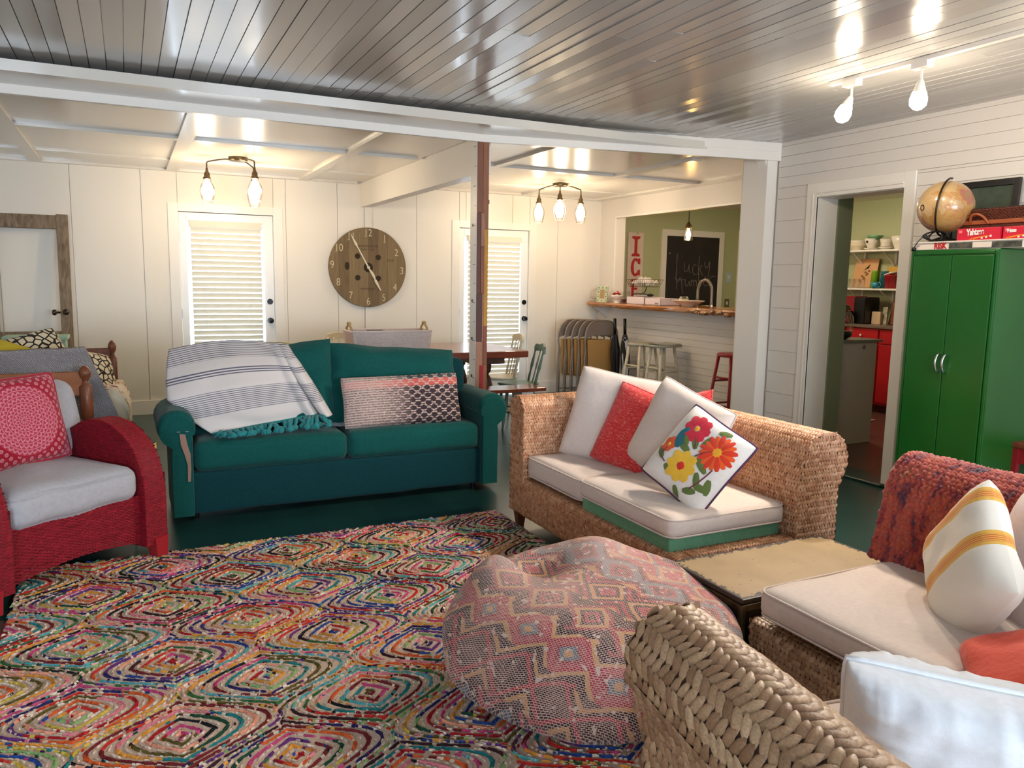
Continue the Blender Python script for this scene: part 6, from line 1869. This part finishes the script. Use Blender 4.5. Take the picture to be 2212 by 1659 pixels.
def chalk():
    d = struct('door_3')
    x0, x1, zt = 6.73, 7.66, 2.10
    mb = MB(); mb.box(x0-.085, x0, YB-.02, YB+.01, 0, zt+.085); mb.box(x1, x1+.085, YB-.02, YB+.01, 0, zt+.085); mb.box(x0, x1, YB-.02, YB+.01, zt, zt+.085)
    mb.build('door_casing', M['trim'], d, bevel=.003)
    MB().box(x0, x1, YB-.012, YB+.0, .0, zt).build('chalkboard_panel', plain('chalkboard_black', (30, 26, 25), .7, var=(5, (40, 36, 34))), d)
    ch = plain('chalk', (120, 112, 106), .95)
    # hand written strokes: units of metres from the left edge of the panel, height
    S = [[(.17, 1.86), (.165, 1.55), (.15, 1.49), (.34, 1.50)], [(.30, 1.74), (.30, 1.64), (.33, 1.60), (.38, 1.64), (.39, 1.74), (.39, 1.62), (.42, 1.60)], [(.52, 1.70), (.48, 1.72), (.45, 1.66), (.47, 1.57), (.53, 1.58)],
         [(.57, 1.84), (.56, 1.57)], [(.63, 1.71), (.57, 1.66), (.65, 1.56)], [(.67, 1.76), (.68, 1.68), (.74, 1.67), (.77, 1.80), (.76, 1.60), (.73, 1.50), (.68, 1.50), (.70, 1.56)],
         [(.17, 1.520), (.19, 1.360)], [(.19, 1.460), (.24, 1.540), (.27, 1.480), (.28, 1.340), (.30, 1.300)], [(.33, 1.500), (.33, 1.420), (.37, 1.400), (.41, 1.500), (.41, 1.410)], [(.44, 1.500), (.44, 1.410)], [(.44, 1.470), (.48, 1.510), (.49, 1.410)], [(.49, 1.470), (.53, 1.510), (.54, 1.410)],
         [(.57, 1.600), (.58, 1.410), (.63, 1.420), (.63, 1.490), (.58, 1.490)], [(.66, 1.460), (.72, 1.500), (.70, 1.540), (.66, 1.500), (.67, 1.420), (.73, 1.420)], [(.75, 1.520), (.76, 1.420)], [(.76, 1.500), (.82, 1.560), (.88, 1.550)],
         [(.38, 1.240), (.38, 1.000)], [(.50, 1.160), (.55, 1.240), (.62, 1.230), (.56, 1.060)]]
    mb = MB()
    for s in S:
        pts = chaikin([V(x0+.02+x*.98, YB-.0135, z) for x, z in s], 2)
        mb.tube(pts, .0042, 5)
    mb.build('chalk_writing', ch, d)
    mb = MB(); mb.ell((x0+.04, YB-.03, 1.86), .014, .02, .014); mb.build('door_latch', M['hinge'], d, True)
chalk()
mb = MB(); mb.box(8.02, 8.3, YB-.02, YB, .95, 2.22)
mb.build('trim_kitchen_window', M['trim'], kind='structure', bevel=.003)
def plate(x, z, w, h, col, label, nm, tog):
    t = thing(nm, label, 'switch', (x, YB-.006, z))
    MB().box(x-w/2, x+w/2, YB-.008, YB, z-h/2, z+h/2).build('plate', col, t, bevel=.002)
    MB().box(x-w*.16, x+w*.16, YB-.016, YB-.007, z-h*.16, z+h*.2).build('toggle', tog, t, bevel=.001)
plate(7.875, 1.545, .085, .14, plain('pale_blue_switch', (176, 204, 226), .3), 'pale blue light switch high on the sage wall', 'light_switch', M['china'])
plate(7.86, 1.17, .085, .125, plain('grey_socket_plate', (120, 112, 92), .4, .3), 'grey metal wall socket just above the bar end', 'wall_socket', M['china'])
def pendant():
    t = thing('pendant_lamp', 'glowing jar pendant lamp hanging over the bar before the chalkboard', 'lamp', (5.98, 7.45, 2.5))
    x, y = 5.98, 7.45
    MB().lathe([(.06, 0), (.055, -.02), (.0, -.025)], (x, y, 2.499), 20).build('canopy', M['trim'], t, True)
    mb = MB(); mb.tube([V(x, y, 2.48), V(x, y, 2.16)], .005, 6); mb.build('cord', M['black'], t, True)
    MB().lathe([(.008, .05), (.014, .045), (.026, .02), (.04, .0), (.042, -.025)], (x, y, 2.12), 20, close=True).build('cap', M['bronze'], t, True)
    MB().lathe([(.042, 0), (.050, -.012), (.052, -.02), (.052, -.14), (.048, -.15), (.044, -.15)], (x, y, 2.10), 28, close=True).build('jar_shade', M['jar'], t, True)
    MB().lathe([(.012, 0), (.018, -.03), (.03, -.07), (.024, -.10), (0, -.115)], (x, y, 2.09), 16).build('bulb', emis('amber_bulb', (255, 200, 120), 90), t, True)
pendant()

# =================================================================== KITCHEN THROUGH THE DOORWAY
def kshelf(z, label):
    t = thing('wall_shelf', label, 'shelf', (8.15, 6.0, z))
    MB().box(8.02, XK, 5.0, 7.6, z-.022, z).build('board', M['trim'], t, bevel=.002)
    mb = MB()
    for y in (6.42, 6.86, 5.6): 
        mb.tube(chaikin([V(8.29, y, z-.022), V(8.29, y, z-.20), V(8.25, y, z-.17), V(8.2, y, z-.12), V(8.10, y, z-.05), V(8.06, y, z-.024)], 2), .010, 8)
        mb.box(8.285, 8.3, y-.012, y+.012, z-.26, z-.02)
    mb.build('bracket', M['trim'], t)
kshelf(1.885, 'upper white kitchen shelf holding stacked bowls')
kshelf(1.425, 'lower white kitchen shelf holding tins and cups')
def bowl(x, y, z, r, h, m, label, foot=.5, nm='bowl', cat='bowl'):
    MB().lathe([(r*foot, 0), (r*foot, .01), (r*.8, h*.45), (r, h), (r*.95, h), (r*.74, h*.5), (0, .02)], (x, y, z), 24).build(nm, m, smooth=True, label=label, cat=cat, loc=(x, y, z))
Zs = 1.886
bowl(8.14, 6.86, Zs, .115, .085, plain('cream_china', (224, 210, 180), .3), 'wide cream bowl at the left end of the upper kitchen shelf')
bowl(8.14, 6.86, Zs+.036, .110, .085, plain('ivory_china', (228, 218, 196), .3), 'ivory bowl nested in the wide cream bowl')
bowl(8.12, 6.64, Zs, .095, .022, M['china'], 'flat white saucer under the printed mug bowl', .6, 'saucer', 'saucer')
bowl(8.12, 6.64, Zs+.024, .085, .11, M['china'], 'white bowl with a dark mark below the green bowl', .6)
bowl(8.12, 6.60, Zs+.12, .10, .05, plain('jade_green_china', (110, 164, 120), .3), 'jade green bowl on top of the white bowl stack')
bowl(8.14, 6.45, Zs, .09, .03, M['china'], 'flat white dish next to the white bowl stack', .6, 'dish', 'dish')
bowl(8.14, 6.45, Zs+.034, .08, .09, plain('white_stoneware', (222, 212, 196), .3), 'white straight bowl between the stack and the large bowl', .8)
bowl(8.13, 6.24, Zs, .12, .15, M['china'], 'large deep white mixing bowl at the right end of the upper shelf', .6)
mb = MB(); mb.box(8.036, 8.040, 6.630, 6.655, Zs+.085, Zs+.108); mb.build('dark_mark', M['black'], label='small dark printed motif on the white bowl', cat='mark', loc=(8.038, 6.64, Zs+.095))
Zm = 1.426
def tray_art():
    t = thing('printed_tray', 'peach tray with a bird print propped on the lower kitchen shelf', 'tray', (8.2, 6.78, Zm))
    R = Matrix.Translation((8.20, 6.79, Zm+.003)) @ Matrix.Rotation(radians(10), 4, 'Y')
    MB().box(-.008, .004, -.17, .17, 0, .36, R).build('tray', plain('peach_enamel', (214, 160, 112), .4, var=(12, (222, 176, 130))), t, bevel=.01)
    mb = MB(); mb.add([R @ V(-.0095, -.04, .24), R @ V(-.0095, .02, .22), R @ V(-.0095, .03, .20), R @ V(-.0095, -.06, .30)], [(0, 3, 2, 1)]); mb.build('bird_wing', M['black'], t)
    mb = MB(); 
    for k in range(9): mb.ell(R @ V(-.011, .05-.012*k+.03*sin(k*2), .08+.016*k), .002, .02, .012, 8, 5)
    mb.build('bird_print', plain('ochre_print', (170, 124, 60), .5, var=(30, (90, 70, 50))), t)
tray_art()
for k in range(4):
    MB().lathe([(.028, 0), (.038, .11), (.04, .112)], (8.07, 6.93-.078*k, Zm), 16, close=True).build('plastic_cup', M['glass'], smooth=True, label='clear plastic cup in the row before the peach tray', cat='cup', group='clear cups on the lower kitchen shelf', loc=(8.07, 6.93-.078*k, Zm))
R = Matrix.Translation((8.22, 6.42, Zm+.002)) @ Matrix.Rotation(radians(8), 4, 'Y')
mb = MB(); mb.box(-.006, .006, -.085, .075, 0, .265, R); mb.build('yellow_tray', plain('yellow_enamel', (206, 160, 66), .4), bevel=.01, label='upright yellow rimmed tray behind the coloured cups', cat='tray', loc=(8.22, 6.42, Zm))
lime = plain('lime_plastic', (122, 170, 40), .35); tl = plain('dark_teal_plastic', (30, 96, 110), .35)
MB().lathe([(.055, 0), (.042, .20), (.044, .21), (0, .21)], (8.10, 6.54, Zm), 24).build('plastic_cup', lime, smooth=True, label='tall lime green plastic cup on the lower shelf', cat='cup', loc=(8.10, 6.54, Zm))
MB().lathe([(.055, 0), (.042, .19), (.044, .205), (0, .205)], (8.13, 6.43, Zm), 24).build('plastic_cup', tl, smooth=True, label='tall dark teal plastic cup right of the lime cup', cat='cup', loc=(8.13, 6.43, Zm))
t = thing('teacup', 'small turquoise cup with handle before the teal cup', 'cup', (8.04, 6.47, Zm))
MB().lathe([(.03, 0), (.045, .03), (.05, .07), (.047, .07), (.04, .03), (0, .01)], (8.04, 6.48, Zm), 20).build('cup', plain('turquoise_plastic', (60, 148, 170), .3), t, True)
MB().tube([V(8.03, 6.435+.0, Zm+.012)+V(0, -.035*sin(a), .03-.03*cos(a)) for a in [pi*i/10 for i in range(11)]], .006, 6).build('handle', plain('turquoise_plastic_handle', (60, 148, 170), .3), t, True)
t = thing('canister', 'red bucket with white rim on the lower kitchen shelf', 'bucket', (8.12, 6.30, Zm))
MB().lathe([(.066, 0), (.082, .15), (.086, .152), (.086, .16), (0, .15)], (8.10, 6.31, Zm), 24).build('body', plain('red_plastic', (190, 34, 40), .35), t, True)
mb = MB(); mb.lathe([(.078, 0), (.08, .004), (.08, .012), (0, .012)], n=24, M=Matrix.Translation((8.09, 6.31, Zm+.165)) @ Matrix.Rotation(radians(-18), 4, 'X')); mb.build('lid', M['china'], t, True)
mb = MB(); mb.lathe([(.05, 0), (.06, .1), (.055, .25), (.04, .36), (0, .38)], (8.16, 6.19, Zm), 20); mb.build('dark_bottle', plain('dark_brown_gloss', (34, 20, 18), .2, coat=.5), smooth=True, label='tall dark bottle shape at the right end of the lower kitchen shelf', cat='bottle', loc=(8.16, 6.19, Zm))

def kcab():
    t = thing('kitchen_cabinet', 'red painted kitchen base cabinet with white knobs seen through the doorway', 'cabinet', (8.0, 6.0, 0))
    r = plain('red_cabinet_paint', (186, 24, 34), .35)
    MB().box(7.72, XK-.008, 4.2, 8.0, .09, .97).build('body', r, t); MB().box(7.76, XK-.008, 4.2, 8.0, 0, .09).build('plinth', plain('dark_plinth', (70, 16, 20), .6), t)
    for k in range(8):
        y = 4.24+.47*k
        d = MB().box(7.70, 7.722, y, y+.45, .80, .955).build('drawer', r, t, bevel=.004)
        MB().ell((7.685, y+.225, .88), .012, .016, .016).build('knob', M['china'], d, True)
        d = MB().box(7.70, 7.722, y, y+.45, .12, .785).build('door', r, t, bevel=.004)
        MB().ell((7.685, y+.04, .70), .012, .016, .016).build('knob', M['china'], d, True)
kcab()
MB().box(7.68, XK-.008, 4.2, 8.0, .97, 1.0).build('worktop', plain('grey_brown_worktop', (112, 96, 84), .4), bevel=.004, label='grey worktop running over the red kitchen cabinets', cat='worktop', loc=(8.0, 6.1, .97))
def coffee():
    t = thing('coffee_maker', 'black coffee machine with a red side on the kitchen worktop', 'coffee maker', (7.95, 6.6, 1.001))
    MB().box(7.86, 8.12, 6.46, 6.62, 1.001, 1.32).build('body', plain('black_plastic', (14, 12, 14), .3), t, bevel=.015)
    MB().box(7.88, 8.10, 6.62, 6.76, 1.001, 1.33).build('side_panel', plain('deep_red_plastic', (130, 16, 30), .35), t, bevel=.01)
    mb = MB(); mb.lathe([(.05, 0), (.07, .02), (.075, .09), (.05, .14), (.055, .15)], (7.80, 6.64, 1.001), 20, close=True); mb.build('carafe', plain('dark_glass', (20, 12, 12), .1, coat=.6), t, True)
coffee()
t = thing('cutting_board', 'brown wooden cutting board leaning on the kitchen wall', 'cutting board', (8.15, 6.18, 1.001))
R = Matrix.Translation((8.10, 6.17, 1.001)) @ Matrix.Rotation(radians(14), 4, 'Y')
MB().box(-.012, .008, -.16, .14, 0, .29, R).build('board', wood('walnut_board', (110, 56, 34), (138, 76, 46), .45, (6, 1, 6)), t, bevel=.012)
R = Matrix.Translation((8.03, 6.31, 1.001)) @ Matrix.Rotation(radians(10), 4, 'Y') @ Matrix.Rotation(radians(-6), 4, 'X')
MB().box(-.004, .004, -.03, .03, 0, .21, R).build('recipe_card', plain('pale_speckled_card', (190, 178, 152), .6, var=(40, (120, 120, 100))), label='narrow pale card leaning on the cutting board', cat='card', loc=(8.03, 6.31, 1.0))
MB().box(7.98, 8.02, 6.33, 6.45, 1.001, 1.15).build('small_box', plain('beige_box', (206, 176, 142), .6), bevel=.003, label='small beige box between coffee machine and cutting board', cat='box', loc=(8.0, 6.39, 1.0))
def island():
    t = thing('kitchen_island', 'grey white kitchen island end just inside the doorway', 'island', (5.8, 5.1, 0))
    m = plain('grey_white_paint', (186, 176, 160), .5)
    MB().box(5.45, 6.19, 4.92, 5.185, 0, .94).build('body', m, t, bevel=.003)
    MB().box(5.43, 6.24, 4.90, 5.19, .94, .965).build('worktop', plain('grey_steel_top', (140, 138, 128), .3, .4), t, bevel=.003)
    mb = MB(); mb.ell((6.02, 4.918, .90), .02, .005, .02); mb.build('round_latch', M['hinge'], t, True)
island()
t = thing('drink_dispenser', 'glass drink dispenser with a dark base and fruit inside on the island', 'dispenser', (5.86, 5.03, .966))
MB().lathe([(.06, .045), (.085, .06), (.09, .12), (.085, .20), (.06, .24), (.045, .25), (.047, .265)], (5.86, 5.03, .966), 28, close=True).build('glass', M['glass'], t, True)
MB().lathe([(.03, 0), (.05, .01), (.075, .03), (.08, .07), (.06, .075), (0, .07)], (5.86, 5.03, .966), 24).build('base', plain('dark_green_metal', (34, 38, 28), .4, .5), t, True)
MB().lathe([(.05, .265), (.055, .27), (.05, .30), (.02, .315), (0, .32)], (5.86, 5.03, .966), 24).build('lid', plain('pewter', (150, 140, 136), .2, 1), t, True)
mb = MB(); rg = random.Random(6)
for k in range(9): mb.ell((5.86+rg.uniform(-.05, .05), 5.03+rg.uniform(-.05, .05), 1.07+.1*rg.random()), .022, .022, .018, 10, 6)
mb.build('fruit', plain('pink_fruit', (190, 80, 92), .5), t, True)
mb = MB().grid(lambda a, b: V(6.9+.35*a, 5.7+.3*b, .004+.012*abs(mnoise.noise(V(a*4, b*4, 0)))), 10, 10)
mb.build('floor_mat', plain('pale_mat', (196, 176, 156), .9), smooth=True, label='pale cloth mat on the brown kitchen floor', cat='mat', loc=(7.07, 5.85, 0))

# =================================================================== LIGHT
w = bpy.data.worlds.new('World'); SC.world = w; w.use_nodes = True
bg = w.node_tree.nodes['Background']; bg.inputs[0].default_value = (.80, .90, 1.0, 1); bg.inputs[1].default_value = 5.0
def area(name, loc, rot, sx, sy, power, col):
    l = bpy.data.lights.new(name, 'AREA'); l.shape = 'RECTANGLE'; l.size = sx; l.size_y = sy; l.energy = power; l.color = col
    o = bpy.data.objects.new(name, l); COL.objects.link(o); o.location = loc; o.rotation_euler = rot; return o
# area lamps for daylight, added at the two unseen windows behind the camera
for i, (a, b) in enumerate(wins):
    area('window_daylight', ((a+b)/2, YF-.14, 1.43), (radians(90), 0, 0), b-a, 1.3, (115, 160)[i], (.80, .89, 1.0))
# glowing disc out of view, added as fill to brighten the kitchen
def kitchen_fill():
    t = thing('kitchen_fill_lamp', 'round fill lamp, added out of view over the middle of the kitchen', 'ceiling light', (6.9, 6.4, 2.5))
    MB().lathe([(.15, 0), (.15, -.03), (.10, -.07), (0, -.08)], (6.9, 6.4, 2.499), 28).build('fill_disc', emis('fill_glow', (255, 240, 210), 60), t, True)
kitchen_fill()

# =================================================================== CAMERA
yaw, pitch, roll = radians(26.3139), radians(7.6063), radians(-.9179)
fw = V(sin(yaw)*cos(pitch), cos(yaw)*cos(pitch), -sin(pitch)); r0 = V(cos(yaw), -sin(yaw), 0); d0 = fw.cross(r0)
r_ = r0*cos(roll)+d0*sin(roll); dn = -r0*sin(roll)+d0*cos(roll)
cam = bpy.data.cameras.new('camera'); co = bpy.data.objects.new('camera', cam); COL.objects.link(co)
Mx = Matrix((r_, -dn, -fw)).transposed().to_4x4(); Mx.translation = V(0, 0, 1.45)
co.matrix_world = Mx; cam.sensor_width = 36; cam.lens = 1674.4/2212*36; cam.clip_start = .05
SC.camera = co
SC.view_settings.view_transform = 'Standard'; SC.view_settings.look = 'None'; SC.view_settings.gamma = 1; SC.view_settings.use_curve_mapping = False
SC.view_settings.exposure = 0.36
SC.cycles.use_denoising = True
SC.cycles.sample_clamp_indirect = 6
SC.cycles.max_bounces = 8
